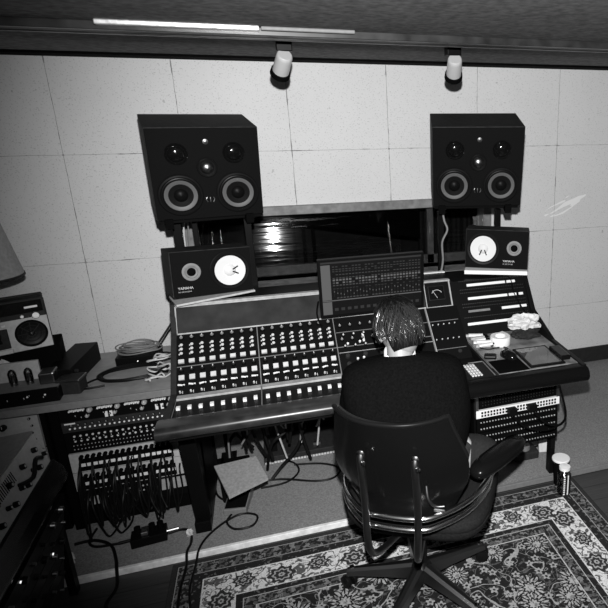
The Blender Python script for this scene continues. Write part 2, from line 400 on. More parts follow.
# ------------------------------------------------------------------ loudspeakers
FZ = RX(PI/2)                                 # local +Z of a lathe points to -Y (out of the baffle)
def driver(parent, x, z, r, dark, nm='woofer'):
    X = T(x, 0, z) @ FZ
    o = MB().lathe([(r*1.02, 0), (r*1.02, .004), (r*.97, .009), (r*.90, .010), (r*.84, .005), (r*.80, .006), (r*.76, .012), (r*.66, .011), (0, .003)], X, 32).build(nm, M['satin'], parent, smooth=.5)
    MB().lathe([(r*.74, .0125), (r*.66, .012), (r*.34, .005), (r*.3, .0045)], X, 32, cap=False).build('cone', dark, o, smooth=.5)
    MB().lathe([(r*.33, .005), (r*.28, .012), (r*.15, .018), (0, .020)], X, 24).build('dust_cap', M['black'], o, smooth=1)
    return o
def big_speaker(x, y, z, ya, pi_, d, label):
    t = thing('studio_loudspeaker', label, 'loudspeaker', T(x, y, z) @ RZ(ya) @ RX(pi_), 'large five-driver loudspeakers')
    h = .425; MB().box(-.24, .24, .012, d, 0, h).build('cabinet', M['veneer'], t, bevel=.004)
    MB().box(-.236, .236, 0, .012, .004, h-.004).build('baffle', M['baffle'], t, bevel=.003)
    for sx in (-1, 1):
        driver(t, sx*.125, .122, .096, M['cone'])
        X = T(sx*.122, 0, .31) @ FZ
        m_ = MB().lathe([(.049, 0), (.049, .004), (.045, .007), (.040, .003), (0, .0015)], X, 28).build('midrange_driver', M['gloss'], t, smooth=.5)
        MB().lathe([(.036, .003), (.03, .010), (.018, .015), (0, .017)], X, 24).build('dome', M['gloss'], m_, smooth=1)
    X = T(0, 0, .245) @ FZ
    m_ = MB().lathe([(.046, 0), (.046, .005), (.042, .008), (.036, .004), (0, .002)], X, 28).build('tweeter', M['satin'], t, smooth=.5)
    MB().lathe([(.030, .004), (.026, .014), (.014, .021), (0, .023)], X, 24).build('dome', M['dsteel'], m_, smooth=1)
    X = T(.005, 0, .362) @ FZ
    MB().lathe([(.012, 0), (.012, .004), (.006, .005), (0, .006)], X, 16).build('indicator', M['dsteel'], t, smooth=.5)
    e = MB()
    for k in range(3): e.tube([(-.014+k*.014, -.001, .105), (-.014+k*.014+(k-1)*.004, -.002, .095), (-.012+k*.012, -.001, .082)], .0022, 6)
    e.build('emblem', M['steel'], t)
    return t
big_speaker(-.25, 3.002, 1.456, .194, .166, .37, 'big black loudspeaker at left, two dark woofers, above the long grey console panel')
big_speaker(1.083, 2.943, 1.452, -.249, .217, .33, 'big black loudspeaker at right, paler woofer cones, beside bare wall panels')

def ns_speaker(x, y, z, ya, pi_, ro, W, mirror, label):
    t = thing('bookshelf_speaker', label, 'speaker', T(x, y, z) @ RZ(ya) @ RX(pi_) @ RY(ro), 'white-cone bookshelf speakers')
    MB().box(-W/2, W/2, .01, .199, 0, .215).build('cabinet', M['veneer'], t, bevel=.003)
    MB().box(-W/2+.004, W/2-.004, 0, .01, .004, .211).build('baffle', M['baffle'], t, bevel=.002)
    s = -1 if mirror else 1
    X = T(s*.075, 0, .11) @ FZ
    o = MB().lathe([(.092, 0), (.092, .004), (.088, .006), (.078, .005), (.073, .010), (.071, .002), (.0, .0005)], X, 36).build('woofer', M['satin'], t, smooth=.5)
    MB().lathe([(.071, .011), (.066, .0105), (.03, .0055), (.024, .005)], X, 36, cap=False).build('cone', M['wcone'], o, smooth=.5)
    MB().lathe([(.028, .0055), (.024, .011), (.012, .0155), (0, .017)], X, 24).build('dust_cap', M['wcone'], o, smooth=1)
    b = MB()
    for a in (-.6, .6):
        b.tube([(s*.075+.012*sin(a)*1.2, -.0185, .11-.006), (s*.075+.034*sin(a), -.0125, .11-.034)] if mirror else
               [(s*.075+.01, -.0185, .11+.008*a), (s*.075+.036, -.0125, .11+.030*a)], .0032, 6, sm=1)
    b.build('cone_lead', M['matte'], o)
    X = T(-s*.095, 0, .118) @ FZ
    tw = MB().lathe([(.041, 0), (.041, .003), (.038, .004), (.030, .003), (.027, .006), (.018, .002), (0, .0015)], X, 28).build('tweeter', M['grey'], t, smooth=.5)
    MB().lathe([(.020, .002), (.016, .008), (.008, .011), (0, .012)], X, 20).build('dome', M['matte'], tw, smooth=1)
    lx = -W/2+.022 if not mirror else .035
    label_text('YAMAHA', .016, T(lx, -.0008, .040) @ RX(PI/2), t, M['offw'])
    label_text('NS-10M STUDIO', .008, T(lx, -.0008, .026) @ RX(PI/2), t, M['silver'])
    return t
ns_speaker(-.272, 2.86, 1.116, .31, -.07, .05, .362, False, 'small black speaker with white cone at left, below the left big loudspeaker')
ns_speaker(1.175, 2.885, 1.112, -.42, -.07, .03, .35, True, 'small black speaker with white cone at right, below the right big loudspeaker')
tag(MB().box(-.175, .185, -.004, .17, 0, .010, X=T(-.272, 2.86, 1.092) @ RZ(.30) @ RY(-.03)).build('wedge_board', M['silver'], bevel=.002), 'thin pale board wedged under the left small speaker', 'board')
tag(MB().box(-.175, .175, -.022, .16, 0, .022, X=T(1.175, 2.885, 1.083) @ RZ(-.42)).build('foam_pad', M['white'], bevel=.002), 'white strip-edged pad under the right small speaker', 'pad')

def stand(cx, cy, z, ya, pi_, posts, w, d, label):
    t = thing('speaker_stand', label, 'speaker stand', T(0, 0, 0), 'black stands carrying the big loudspeakers')
    X = T(cx, cy, z) @ RZ(ya) @ RX(pi_)
    MB().box(-w/2, w/2, .03, d-.02, -.02, -.002, X).build('top_plate', M['black'], t, bevel=.002)
    for (px, py) in ((-w/2+.04, -.008), (w/2-.06, -.008)):
        MB().box(px-.018, px+.018, -.012, .06, -.035, .012, X).build('clamp', M['matte'], t, bevel=.002)
    for (x, y, r, zt) in posts:
        MB().box(x-r, x+r, y-.015, y+.015, ZP+.01, zt).build('post', M['black'], t, bevel=.002)
        MB().box(x-r-.03, x+r+.03, y-.06, y+.06, ZP, ZP+.012).build('foot', M['black'], t, bevel=.002)
    return t
stand(-.25, 3.002, 1.456, .194, .166, [(-.43, 3.14, .02, 1.44), (-.355, 3.2, .012, 1.45), (-.10, 3.13, .017, 1.43)], .46, .37, 'black post stand under the left big loudspeaker, behind the console')
stand(1.083, 2.943, 1.452, -.249, .217, [(.93, 3.13, .016, 1.41), (1.275, 3.12, .016, 1.41)], .46, .33, 'black post stand under the right big loudspeaker, behind the console')
tag(MB().tube([(.93, 3.09, 1.42), (.94, 3.085, 1.36), (.955, 3.08, 1.31), (.925, 3.085, 1.24), (.93, 3.09, 1.14), (.92, 3.095, 1.07)], .006, 6).build('speaker_cable', M['grey']), 'grey cable kinking down the post beside the monitor screen', 'cable')
for pts, nm, lb in [([(-.40, 3.42, 1.55), (-.455, 3.42, 1.40), (-.46, 3.40, 1.2), (-.50, 3.36, .95), (-.60, 3.24, .80), (-.66, 3.2, .735)], M['dgrey'], 'thick dark cable sweeping down the wall behind the left speakers'),
                ([(-.385, 3.42, 1.52), (-.44, 3.45, 1.35), (-.45, 3.42, 1.15), (-.505, 3.38, .92), (-.63, 3.26, .76)], M['offw'], 'thin pale cable hanging down the wall beside the left speakers'),
                ([(-.40, 3.38, 1.5), (-.42, 3.36, 1.2), (-.44, 3.3, 1.0), (-.46, 3.2, .88), (-.53, 3.1, .78), (-.58, 3.05, .735)], M['grey'], 'grey cable hanging close to the left end of the console')]:
    tag(MB().tube(pts, .006 if nm is M['dgrey'] else .004, 6).build('hanging_cable', nm), lb, 'cable')

# ------------------------------------------------------------------ mixing console
CX0, CX1 = -.466, 1.345
con = thing('mixing_console', 'large black mixing console with sixteen channel strips and a long padded armrest', 'mixing console', T(.45, 2.3, 0))
con_off = T(-.45, -2.3, 0)
def cbuild(mb, name, m, parent=None, **k):
    o = mb.build(name, m, parent or con, **k)
    if parent is None: o.matrix_local = con_off
    return o
prof = [(2.25, .70), (2.24, .735), (2.31, .75), (2.545, .752), (2.80, .952), (2.868, 1.07), (3.09, 1.07), (3.09, .80), (2.75, .68)]
cbuild(MB().prism(prof, CX0+.012, .915), 'console_body', M['satin'])
prof2 = [(2.20, .71), (2.20, .788), (2.72, .790), (2.735, .835), (2.868, 1.065), (3.09, 1.065), (3.09, .80), (2.75, .68)]
cbuild(MB().prism(prof2, .915, CX1-.012), 'side_bay', M['satin'])
cheek = [(2.30, .70), (2.30, .770), (2.33, .770), (2.545, .770), (2.795, .97), (2.872, 1.082), (3.10, 1.082), (3.10, .79), (2.76, .665)]
cbuild(MB().prism(cheek, CX0-.012, CX0+.012), 'end_cheek', M['dgrey'], bevel=.003)
cheek2 = [(2.18, .72), (2.18, .80), (2.50, .81), (2.74, .90), (2.872, 1.077), (3.10, 1.077), (3.10, .79), (2.76, .68)]
cbuild(MB().prism(cheek2, CX1-.012, CX1+.012), 'end_cheek', M['satin'], bevel=.003)
# padded armrest with rounded nose
arm = []
for i in range(9):
    a = PI/2+PI*i/8; arm.append((2.175+.035*cos(a)*1.0, .752+.043*sin(a)))
arm = arm + [(2.315, .71), (2.335, .735), (2.335, .775), (2.29, .797)]
armL = [(2.218+.028*cos(PI/2+PI*i/8), .7585+.026*sin(PI/2+PI*i/8)) for i in range(9)]+[(2.30, .735), (2.325, .745), (2.322, .768), (2.285, .7815)]
cbuild(MB().prism(armL, CX0-.025, .70), 'armrest', M['wood'], smooth=.6)
armR = [(y, z if z > .76 else .76-(.76-z)*.75) for y, z in arm]
cbuild(MB().prism(armR, .70, CX1+.012), 'armrest', M['vinyl'], smooth=.6, bevel=.004)
# bridge panels
BD = Vector((0, .068, .118)).normalized()
def bridgeX(x, s):                            # local frame on the sloping bridge: X along, Y up the slope, Z outward
    o = Vector((x, 2.80, .952))+BD*s; n = Vector((1, 0, 0)).cross(BD)
    m = Matrix((Vector((1, 0, 0)), BD, n)).transposed().to_4x4(); m.translation = o; return m
SD = Vector((0, .255, .200)).normalized(); SL = Vector((0, .255, .200)).length
def slopeX(x, s, z=0):
    n = Vector((1, 0, 0)).cross(SD); o = Vector((x, 2.545, .752))+SD*s+n*z
    m = Matrix((Vector((1, 0, 0)), SD, n)).transposed().to_4x4(); m.translation = o; return m
BL = .136
p = MB().box(-.450, .745, .006, BL-.006, 0, .004, bridgeX(0, 0))
cbuild(p, 'bridge_panel', M['panelgrey'], bevel=.001)
f = MB()
for a in ((-.455, .745, 0, .006), (-.455, .745, BL-.006, BL), (-.457, -.451, 0, BL), (.749, .753, 0, BL), (.887, .894, 0, BL), (.753, .887, 0, .003)):
    f.box(a[0], a[1], a[2], a[3], 0, .007, bridgeX(0, 0))
cbuild(f, 'bridge_trim', M['scrib'])
cbuild(MB().box(-.457, .90, 2.87, 2.90, 1.07, 1.080), 'bridge_top_trim', M['scrib'], bevel=.002)
cbuild(MB().box(.60, .93, 3.06, 3.085, 1.068, 1.075), 'bridge_back_strip', M['white'])
vu = cbuild(MB().box(.768, .857, .038, .115, 0, .012, bridgeX(0, 0)), 'level_meter', M['dgrey'], bevel=.002)
MB().box(.771, .854, .041, .112, .012, .014, bridgeX(0, 0)).build('meter_glass', M['gloss'], vu)
pts = [(.8125+.034*cos(a), .052+.040*sin(a), .0155) for a in [PI*.2+PI*.6*k/8 for k in range(9)]]
MB().tube([bridgeX(0, 0) @ Vector(q) for q in pts], .0014, 4, sm=1).tube([bridgeX(0, 0) @ Vector(q) for q in ((.8125, .048, .0155), (.79, .09, .0155))], .001, 4, sm=1).build('scale', M['offw'], vu)
# right patch bay on the bridge: dark rows with pale label strips
for r_, segs in enumerate([[(.99, 1.215), (1.225, 1.275)], [(.985, 1.215), (1.225, 1.27), (1.285, 1.31)], [(1.17, 1.275), (1.285, 1.318)], [(.96, 1.322)]]):
    s = [.103, .028, -.042, -.112][r_]
    for a, b in segs:
        cbuild(MB().box(a, b, s-.007, s+.007, -.002, .004, bridgeX(0, 0)), 'label_strip', M['white'])
cbuild(MB().box(.975, 1.10, -.048, -.036, -.002, .003, bridgeX(0, 0)), 'label_strip', M['grey'])
jk = MB()
for k in range(36):
    pass
for s in (.128, .080, .062, .0, -.018, -.075):
    jk = MB()
    for k in range(36): jk.cyl(.0028, .0035, bridgeX(.95+k*.0105, s), 6)
    cbuild(jk, 'socket_row', M['dsteel'])
# channel strips
def chan_x(i): return -.45+.0215*.5+.012+(i+.5)*.0435 if i < 8 else -.104+.004+(i-8+.5)*.0445
chX = [-.457+.0438*(i+.5) for i in range(8)]+[-.100+.0442*(i+.5) for i in range(8)]
dv = MB()
for x in (-.1035, .2570, .735): dv.box(x-.002, x+.002, .0, SL-.002, 0, .004, slopeX(0, 0)); 
for x in (-.1035, .2570): dv.box(x-.002, x+.002, 2.325, 2.54, .751, .756)
dv.box(-.455, .735, .150, .153, 0, .003, slopeX(0, 0)).box(-.455, -.452, 2.32, 2.54, .751, .754).box(-.455, .255, 2.321, 2.324, .751, .754)
dv.box(.262, .90, .235, .2375, 0, .003, slopeX(0, 0)).box(.735, .90, .065, .0675, 0, .003, slopeX(0, 0))
cbuild(dv, 'module_dividers', M['grey'])
cbuild(MB().box(.738, .742, .0, SL, 0, .005, slopeX(0, 0)).box(.262, .735, .118, .1205, 0, .003, slopeX(0, 0)), 'trim_line', M['scrib'])
for a, b in ((-.453, -.106), (-.101, .255)):
    cbuild(MB().box(a, b, 2.508, 2.546, .752, .762), 'scribble_strip', M['scrib'], bevel=.002)
def knob_mb(x, s, r, h, capv=True, X0=None):
    m = MB(); X = slopeX(x, s)
    m.lathe([(r*1.1, 0), (r*.95, h*.3), (r*.8, h)], X, 12, 0)
    m.lathe([(r*.72, h), (r*.6, h*1.15), (0, h*1.16)], X, 12, 1, cap=False)
    m.box(-.0012, .0012, 0, r*.9, h*1.12, h*1.2, X, 2); return m
for i, x in enumerate(chX):
    jit = lambda: R.uniform(-.8, .8)
    for j, s in enumerate((.288, .298)):
        if j: continue
        cbuild(knob_mb(x, .300, .011, .016), 'rotary_knob', [M['satin'], M['grey'], M['offw']])
    for j, s in enumerate((.262, .240, .217, .178)):
        X = slopeX(x, s)
        if j == 3: m = MB().box(-.013, .011, -.009, .008, 0, .010, X, 1)
        else:
            m = MB().lathe([(.008, 0), (.007, .010)], X, 10, 0); a = jit()
            m.lathe([(.0070, .010), (.0066, .013), (0, .0135)], X, 10, 1, cap=False).box(-.012, -.001, -.0028, .0028, 0, .004, X @ RZ(a*.2), 1)
        cbuild(m, 'equalizer_knob', [M['satin'], M['offw']])
    cbuild(knob_mb(x, .128, .0095, .018), 'pan_knob', [M['satin'], M['dgrey'], M['white']])
    cbuild(MB().box(x-.0118, x+.0118, .083, .106, 0, .009, slopeX(0, 0)), 'channel_button', M['offw'], bevel=.001)
    X = slopeX(x, .052); m = MB().lathe([(.009, 0), (.0075, .014)], X, 12, 0); m.box(-.014, .006, -.0035, .0035, .012, .016, X @ RZ(jit()*.35), 1).box(.002, .013, .004, .009, 0, .005, X, 1)
    cbuild(m, 'send_knob', [M['satin'], M['white']])
    X = slopeX(x-.006, .024); cbuild(MB().lathe([(.005, 0), (.004, .008), (.0035, .012), (0, .0125)], X, 8).box(.009, .011, -.008, .004, 0, .004, X), 'toggle_switch', M['offw'], smooth=.6)
    # fader with slot
    fy = 2.425+R.uniform(-.007, .007)
    cbuild(MB().box(x-.0015, x+.0015, 2.335, 2.49, .7512, .7524), 'fader_slot', M['dgrey'])
    cbuild(MB().box(x-.0075, x+.0075, fy-.010, fy+.010, .752, .764).box(x-.0078, x+.0078, fy-.001, fy+.001, .764, .7645), 'fader', M['white'], bevel=.0015)
# centre section knobs
n = 0
for s, st in ((.270, 0), (.215, 1), (.19, 0), (.150, 1)):
    for k in range(9):
        x = .285+k*.05+(.01*st)
        if x > .72: continue
        cbuild(knob_mb(x, s, .0065 if st else .009, .014), 'master_knob', [M['satin'], M['grey'] if not st else M['offw'], M['offw']])
for s in (.095, .05):
    for k in range(5): cbuild(MB().lathe([(.013, 0), (.012, .012), (.010, .016), (0, .017)], slopeX(.30+k*.085, s), 14), 'monitor_knob', M['dgrey'], smooth=.6)
for x, s in ((.345, .075), (.375, .078), (.37, .17), (.31, .165)): cbuild(MB().cyl(.0055, .01, slopeX(x, s), 10), 'lit_button', M['white'])
cbuild(MB().box(.385, .395, .17, .215, 0, .006, slopeX(0, 0)), 'level_strip', M['white'])
for s in (.215, .125):
    for k in range(5): cbuild(MB().cyl(.0032, .006, slopeX(.755+k*.03, s), 8), 'indicator', M['offw'])
cbuild(MB().lathe([(.011, 0), (.010, .006), (0, .007)], slopeX(.86, .045), 14), 'talkback_button', M['dgrey'])
# keypad block on armrest
cbuild(MB().box(.755, .905, 2.205, 2.375, .755, .800), 'keypad_block', M['satin'], bevel=.003)
cbuild(MB().box(.901, .905, 2.21, 2.375, .800, .803).box(.83, .905, 2.371, 2.375, .800, .803), 'keypad_trim', M['grey'])
for r_ in range(5):
    for c_ in range(4):
        cbuild(MB().box(.798+c_*.0138, .808+c_*.0138, 2.222+r_*.027, 2.243+r_*.027, .800, .806), 'key', M['offw'], bevel=.0015)
# desktop at the right
cbuild(MB().box(.925, CX1-.016, 2.215, 2.715, .789, .800), 'desktop', M['desk'])
cbuild(MB().box(.928, 1.08, 2.215, 2.36, .800, .802), 'desk_mat', M['matte'])
# legs
for x0, x1, lb in ((-.475, -.405, None), (1.335, 1.362, None)):
    m = MB().box(x0, x1, 2.62, 3.0, ZP+.06, .70).box(x0, x1, 2.56, 3.05, ZP, ZP+.06) if x0 < 0 else MB().box(x0, x1, 2.45, 2.50, ZP, .70)
    if x0 < 0: m.prism([(2.50, .60), (2.60, .70), (2.70, .70), (2.64, .06), (2.60, .06)], x0, x1)
    cbuild(m, 'leg', M['black'], bevel=.004)
cbuild(MB().box(-.405, 1.315, 2.92, 2.96, .35, .62), 'modesty_panel', M['dgrey'])
cbuild(MB().box(-.455, -.44, 2.615, 2.625, .245, .285), 'leg_label', M['white'])

# patch leads and tags on the left edge of the desktop
k = 0
for i in range(8):
    y = 2.735-i*.026; x = .935+.006*(i % 3); a = R.uniform(-.35, .15)
    t = tag(MB().box(0, .075, -.007, .007, 0, .012, T(x, y-.03, .802+.012*(i % 2)) @ RZ(a), 0).box(.075, .10, -.004, .004, .002, .009, T(x, y-.03, .802+.012*(i % 2)) @ RZ(a), 1).build('cable_tag', [M['white'] if i % 3 else M['silver'], M['matte']]),
            'pale tag with dark tip in the heap left of the tape roll', 'cable tag', 'heap of pale cable tags at the desktop edge')
tag(MB().lathe([(.028, 0), (.050, 0), (.052, .003), (.052, .042), (.050, .045), (.030, .045), (.028, .042), (.028, 0)], T(1.07, 2.555, .8), 32, cap=False).build('tape_roll', M['white'], smooth=.6), 'roll of white tape lying flat on the desktop', 'tape roll')
tab = thing('tablet', 'black tablet lying flat on the desktop near the front edge', 'tablet', T(1.18, 2.335, .8) @ RZ(-.02))
MB().box(-.09, .09, -.115, .115, 0, .009).build('body', M['black'], tab, bevel=.003)
MB().box(-.078, .078, -.10, .10, .009, .0096).build('screen', mat('tablet_glass', .06, .04, spec=1, noise=.6, nscale=9), tab)
tag(MB().box(-.028, .028, -.07, .07, 0, .024).build('small_case', M['vinyl'], bevel=.006, X=T(1.29, 2.325, .8) @ RZ(-.06)), 'small black box right of the tablet at the desktop corner', 'case')
ms = thing('computer_mouse', 'glossy black rounded mouse between desk mat and tablet', 'mouse', T(1.045, 2.385, .8) @ RZ(.3))
MB().lathe([(1, 0), (.98, .3), (.8, .72), (.45, .95), (0, 1)], S(.033, .055, .034), 20).build('body', M['gloss'], ms, smooth=1)
MB().box(-.003, .003, .012, .03, .030, .036).build('scroll_wheel', M['dgrey'], ms)
tag(MB().tube([(1.03, 2.44, .803), (1.08, 2.47, .803), (1.06, 2.51, .803), (.99, 2.50, .803), (.95, 2.53, .803)], .0025, 6).build('mouse_cable', M['matte']), 'thin dark lead curling behind the black mouse', 'cable')
tag(MB().box(-.03, .03, -.022, .022, 0, .018).build('small_gadget', M['satin'], bevel=.006, X=T(.955, 2.40, .8) @ RZ(-.4)), 'small dark gadget on the desktop beside the keypad corner', 'gadget')
# crumpled paper bag
def crumple(name, m, cx, cy, cz, a, b, c_, seed, label, cat, sq=.35, hole=True):
    rr = random.Random(seed); vs = []; fs = []; n, k = 22, 12
    for j in range(k+1):
        ph = PI*j/k
        for i in range(n):
            th = 2*PI*i/n; q = 1+rr.uniform(-sq, sq)*.5+.12*sin(5*th+j)+.1*sin(3*ph+2*th)
            vs.append((cx+a*q*sin(ph)*cos(th), cy+b*q*sin(ph)*sin(th), cz+max(-c_*.92, -c_*cos(ph)*q)))
    for j in range(k):
        for i in range(n): fs.append((j*n+i, j*n+(i+1) % n, (j+1)*n+(i+1) % n, (j+1)*n+i))
    return tag(MB().add(vs, fs).build(name, m), label, cat)
crumple('clear_tub', M['dgrey'], 1.235, 2.60, .823, .082, .06, .025, 3, 'dark crinkled tub under the crumpled paper', 'tub', .1)
crumple('crumpled_paper', M['paper'], 1.24, 2.64, .870, .088, .055, .042, 8, 'crumpled white paper on the desktop by the right wall', 'paper')
tag(MB().box(-.03, .03, -.02, .02, 0, .004, T(1.13, 2.68, .801) @ RZ(.5) @ RX(.1)).build('folded_note', M['paper']), 'small folded white note left of the crumpled paper', 'note')
tag(MB().tube([(1.20, 2.885, 1.085), (1.245, 2.845, 1.06), (1.25, 2.80, .99), (1.29, 2.75, .90), (1.325, 2.70, .86)], .003, 6).build('thin_cable', M['matte']), 'thin black lead trailing over the right patch panel', 'cable')

# ------------------------------------------------------------------ monitor
mon = thing('computer_monitor', 'flat black computer monitor showing a dim mixer window, on the console bridge', 'monitor', T(.466, 2.785, .962) @ RZ(.026) @ RX(.08))
W2, MH = .265, .304
MB().box(-W2, W2, .004, .03, 0, MH).box(-.15, .15, .03, .05, .06, .24).build('housing', M['black'], mon, bevel=.003)
MB().box(-W2, W2, 0, .004, 0, .014).box(-W2, W2, 0, .004, MH-.012, MH).box(-W2, -W2+.013, 0, .004, .014, MH-.012).box(W2-.013, W2, 0, .004, .014, MH-.012).build('bezel', M['black'], mon)
MB().box(-.06, .06, .05, .09, -.02, .12).box(-.10, .10, .04, .20, .118, .13).build('bracket', M['black'], mon)
sc = MB(); sx0, sx1, sz0, sz1 = -.252, .252, .014, .292
def q(x0, x1, z0, z1, mi, y=.0035): sc.add([(x0, y, z0), (x1, y, z0), (x1, y, z1), (x0, y, z1)], [(0, 1, 2, 3)], I4, mi)
q(sx0, sx1, sz0, sz1, 0, .0039)
q(sx0, sx1, sz1-.010, sz1, 2); q(sx0, sx0+.045, .095, sz1-.016, 1); q(sx0, sx0+.045, sz0+.004, .085, 1); q(sx0, sx1, .088, .093, 3)
for i in range(28):
    x = sx0+.055+i*.0160
    for zz, h, mi in ((.262, .006, 2), (.250, .003, 4), (.238, .006, 2), (.222, .004, 4), (.205, .004, 4), (.192, .009, 3), (.178, .008, 3 if i % 2 else 4), (.166, .006, 4), (.150, .004, 2), (.100, .006, 4)):
        if R.random() < .88: q(x, x+.011, zz, zz+h, mi)
    zz = .112+R.uniform(0, .022); q(x+.003, x+.007, zz, zz+.007, 3); q(x+.0045, x+.0055, .108, .146, 2)
    if i % 2 == 0: q(x, x+.026, .055, .072, 0); q(x+.002, x+.02, .035+.0, .05, 2)
sc.build('screen', SCR, mon)
tag(MB().tube([(.20, 2.86, 1.03), (.193, 2.80, 1.04), (.182, 2.77, 1.00), (.188, 2.75, .96), (.20, 2.74, .94)], .004, 6).build('monitor_cable', M['matte']), 'short black cable dropping at the left edge of the monitor', 'cable')

# ------------------------------------------------------------------ rack gear
def rack_unit(parent, w, z0, z1, m, y=0, name='rack_unit'):
    o = MB().box(-w/2, w/2, y, y+.02, z0+.001, z1-.001).build(name, m, parent, bevel=.001)
    return o
def dials(parent, items, m, y=0, name='knob', mark=True):
    for x, z, r, h in items:
        b = MB().lathe([(r, 0), (r*.92, h*.8), (r*.8, h), (0, h)], T(x, y, z) @ FZ, 10, 0)
        if mark: b.box(-.0008, .0008, 0, r*.9, h, h+.001, T(x, y, z) @ FZ, 1)
        b.build(name, [m, M['white']], parent, smooth=.6)
def dotrow(parent, x0, x1, n, z, r, m, y=0, name='socket_row'):
    b = MB()
    for i in range(n): b.cyl(r, .003, T(x0+(x1-x0)*i/(n-1), y, z) @ FZ, 8)
    o = b.build(name, m, parent); return o

# right rack hung under the console
rr = thing('patch_rack', 'black patch bay rack hanging under the right end of the console', 'equipment rack', T(1.10, 2.36, .312) @ RZ(.03) @ RX(-.06))
MB().box(-.235, .235, .02, .30, -.01, .345).build('case', M['matte'], rr)
MB().box(-.232, -.218, -.004, .02, .19, .335).box(.215, .232, -.004, .02, .22, .335).build('rack_ear', M['steel'], rr)
u = rack_unit(rr, .43, .235, .33, M['matte'])
for z in (.316, .302, .288, .270, .255): dotrow(u, -.195, .195, 26, z, .0028, M['dsteel'])
u = rack_unit(rr, .462, .190, .232, M['white'], y=-.006)
for rg_ in ((0, 9), (12, 16), (18, 26)):
    b = MB()
    for r_ in range(2):
        for i in range(*rg_): b.box(-.205+i*.0162, -.195+i*.0162, -.0075, -.004, .197+r_*.016, .208+r_*.016)
    b.build('jack_sockets', M['matte'], u)
for x in (-.045, .065): MB().box(x-.022, x+.022, -.04, -.006, .188, .225).build('plug_block', M['black'], u, bevel=.003)
for k_, z in enumerate((.165, .130, .090, .055, .020)):
    u = rack_unit(rr, .45, z-.018, z+.018, M['matte'], y=.001)
    dotrow(u, -.205, .205, 27, z, .0035, M['alu'] if k_ % 2 == 0 else M['silver'])
tag(MB().tube([(1.17, 2.33, .50), (1.2, 2.27, .47), (1.27, 2.26, .45), (1.33, 2.30, .47), (1.335, 2.36, .56), (1.33, 2.45, .66)], .006, 6).tube([(1.05, 2.33, .50), (1.1, 2.27, .46), (1.2, 2.25, .44), (1.3, 2.28, .44)], .005, 6).build('patch_cable', M['matte']), 'black patch cables looped across the white jack strip under the console', 'cable')

# left rack under the table
lr = thing('outboard_rack', 'tall black rack of processors and patch bays under the left table', 'equipment rack', T(-.742, 2.78, 0))
RW = .4826
MB().box(-RW/2-.04, -RW/2-.002, -.0, .42, ZP, .675).box(RW/2+.002, RW/2+.02, 0, .42, ZP, .675).box(-RW/2, RW/2, .03, .42, ZP, .675).build('case', M['matte'], lr)
u = rack_unit(lr, RW, .600, .668, M['black'])          # row of four compressors with chrome tops
for g_ in range(4):
    x0 = -.195+g_*.112
    for i in range(7): MB().lathe([(.005, 0), (.005, .006), (.0038, .014), (0, .014)], T(x0+i*.009, 0, .655+.002*(i % 2)) @ FZ, 8).build('toggle', M['white'], u)
    dials(u, [(x0+.078, .650, .012, .014), (x0+.064, .622, .009, .012)], M['alu'], name='chrome_knob')
    dials(u, [(x0+.02+.022*i, .628-.01*(i % 2), .006, .01) for i in range(3)], M['satin'])
for x in (-.055, -.035, .155, .178): MB().box(x-.006, x+.006, -.004, 0, .603, .630).build('vu_window', M['white'], u)
u = rack_unit(lr, RW, .545, .598, M['dgrey'])
dials(u, [(-.2+.028*i, .583, .0055, .01) for i in range(15)], M['dsteel']); dotrow(u, -.21, .21, 22, .565, .0042, M['white'])
MB().box(-.228, -.185, -.003, 0, .588, .594).build('label', M['white'], u)
u = rack_unit(lr, RW, .44, .543, M['black'])
for z in (.525, .500): dotrow(u, -.20, .22, 18, z, .005, M['offw'])
for z in (.478, .458): dotrow(u, -.21, .21, 30, z, .0022, M['silver'])
dials(u, [(-.2+.03*i, .512, .007, .012) for i in range(14)], M['satin'])
for (z0, z1) in ((.335, .435), (.235, .333)):
    u = rack_unit(lr, RW, z0, z1, M['silver'])
    MB().box(-.205, .19, -.002, 0, z0+.006, z1-.03).build('jack_field', M['matte'], u)
    for i in range(16):
        x = -.19+.0245*i
        MB().cyl(.009, .018, T(x, -.002, z1-.016) @ FZ, 10).build('plug', M['matte'], u)
        MB().box(x-.0095, x+.0095, -.003, -.002, z0+.030, z0+.046).build('label', M['white'], u)
u = rack_unit(lr, RW, .12, .232, M['black'])
MB().box(.10, .225, -.003, 0, .165, .225).build('label', M['alu'], u)
MB().box(-.20, -.16, -.003, 0, .155, .20).build('label', M['silver'], u)
for z in (.21, .185): dotrow(u, -.19, .09, 16, z, .004, M['silver'])
# patch cables looping down from the patch bays
for i in range(40):
    x0 = -.742-.19+.0245*(i % 16)+R.uniform(-.004, .004); row = i % 2; z0 = .405-.10*row
    span = R.choice((1, 1, 2, 3, 4))*.0245*R.choice((-1, 1)); x1 = min(max(x0+span+R.uniform(-.02, .02), -.742-.2), -.742+.215)
    z1 = R.choice((.26, .30, .38, .22)); low = R.uniform(.04, .15)+(.04 if row == 0 else 0); out = R.uniform(.04, .14)
    pts = [(x0, 2.777, z0), (x0, 2.745, z0-.005), (x0+(x1-x0)*.15, 2.78-out, z0-.08), (x0+(x1-x0)*.4, 2.78-out-.01, low+.02), (x0+(x1-x0)*.6, 2.78-out, low), (x1, 2.78-out*.8, low+.07), (x1, 2.74, z1-.02), (x1, 2.772, z1)]
    tag(MB().tube(pts, .0042, 6).build('patch_lead', M['rubber'], smooth=1), 'black patch lead looping from the outboard rack jack fields', 'patch lead', 'tangle of black patch leads on the left rack')
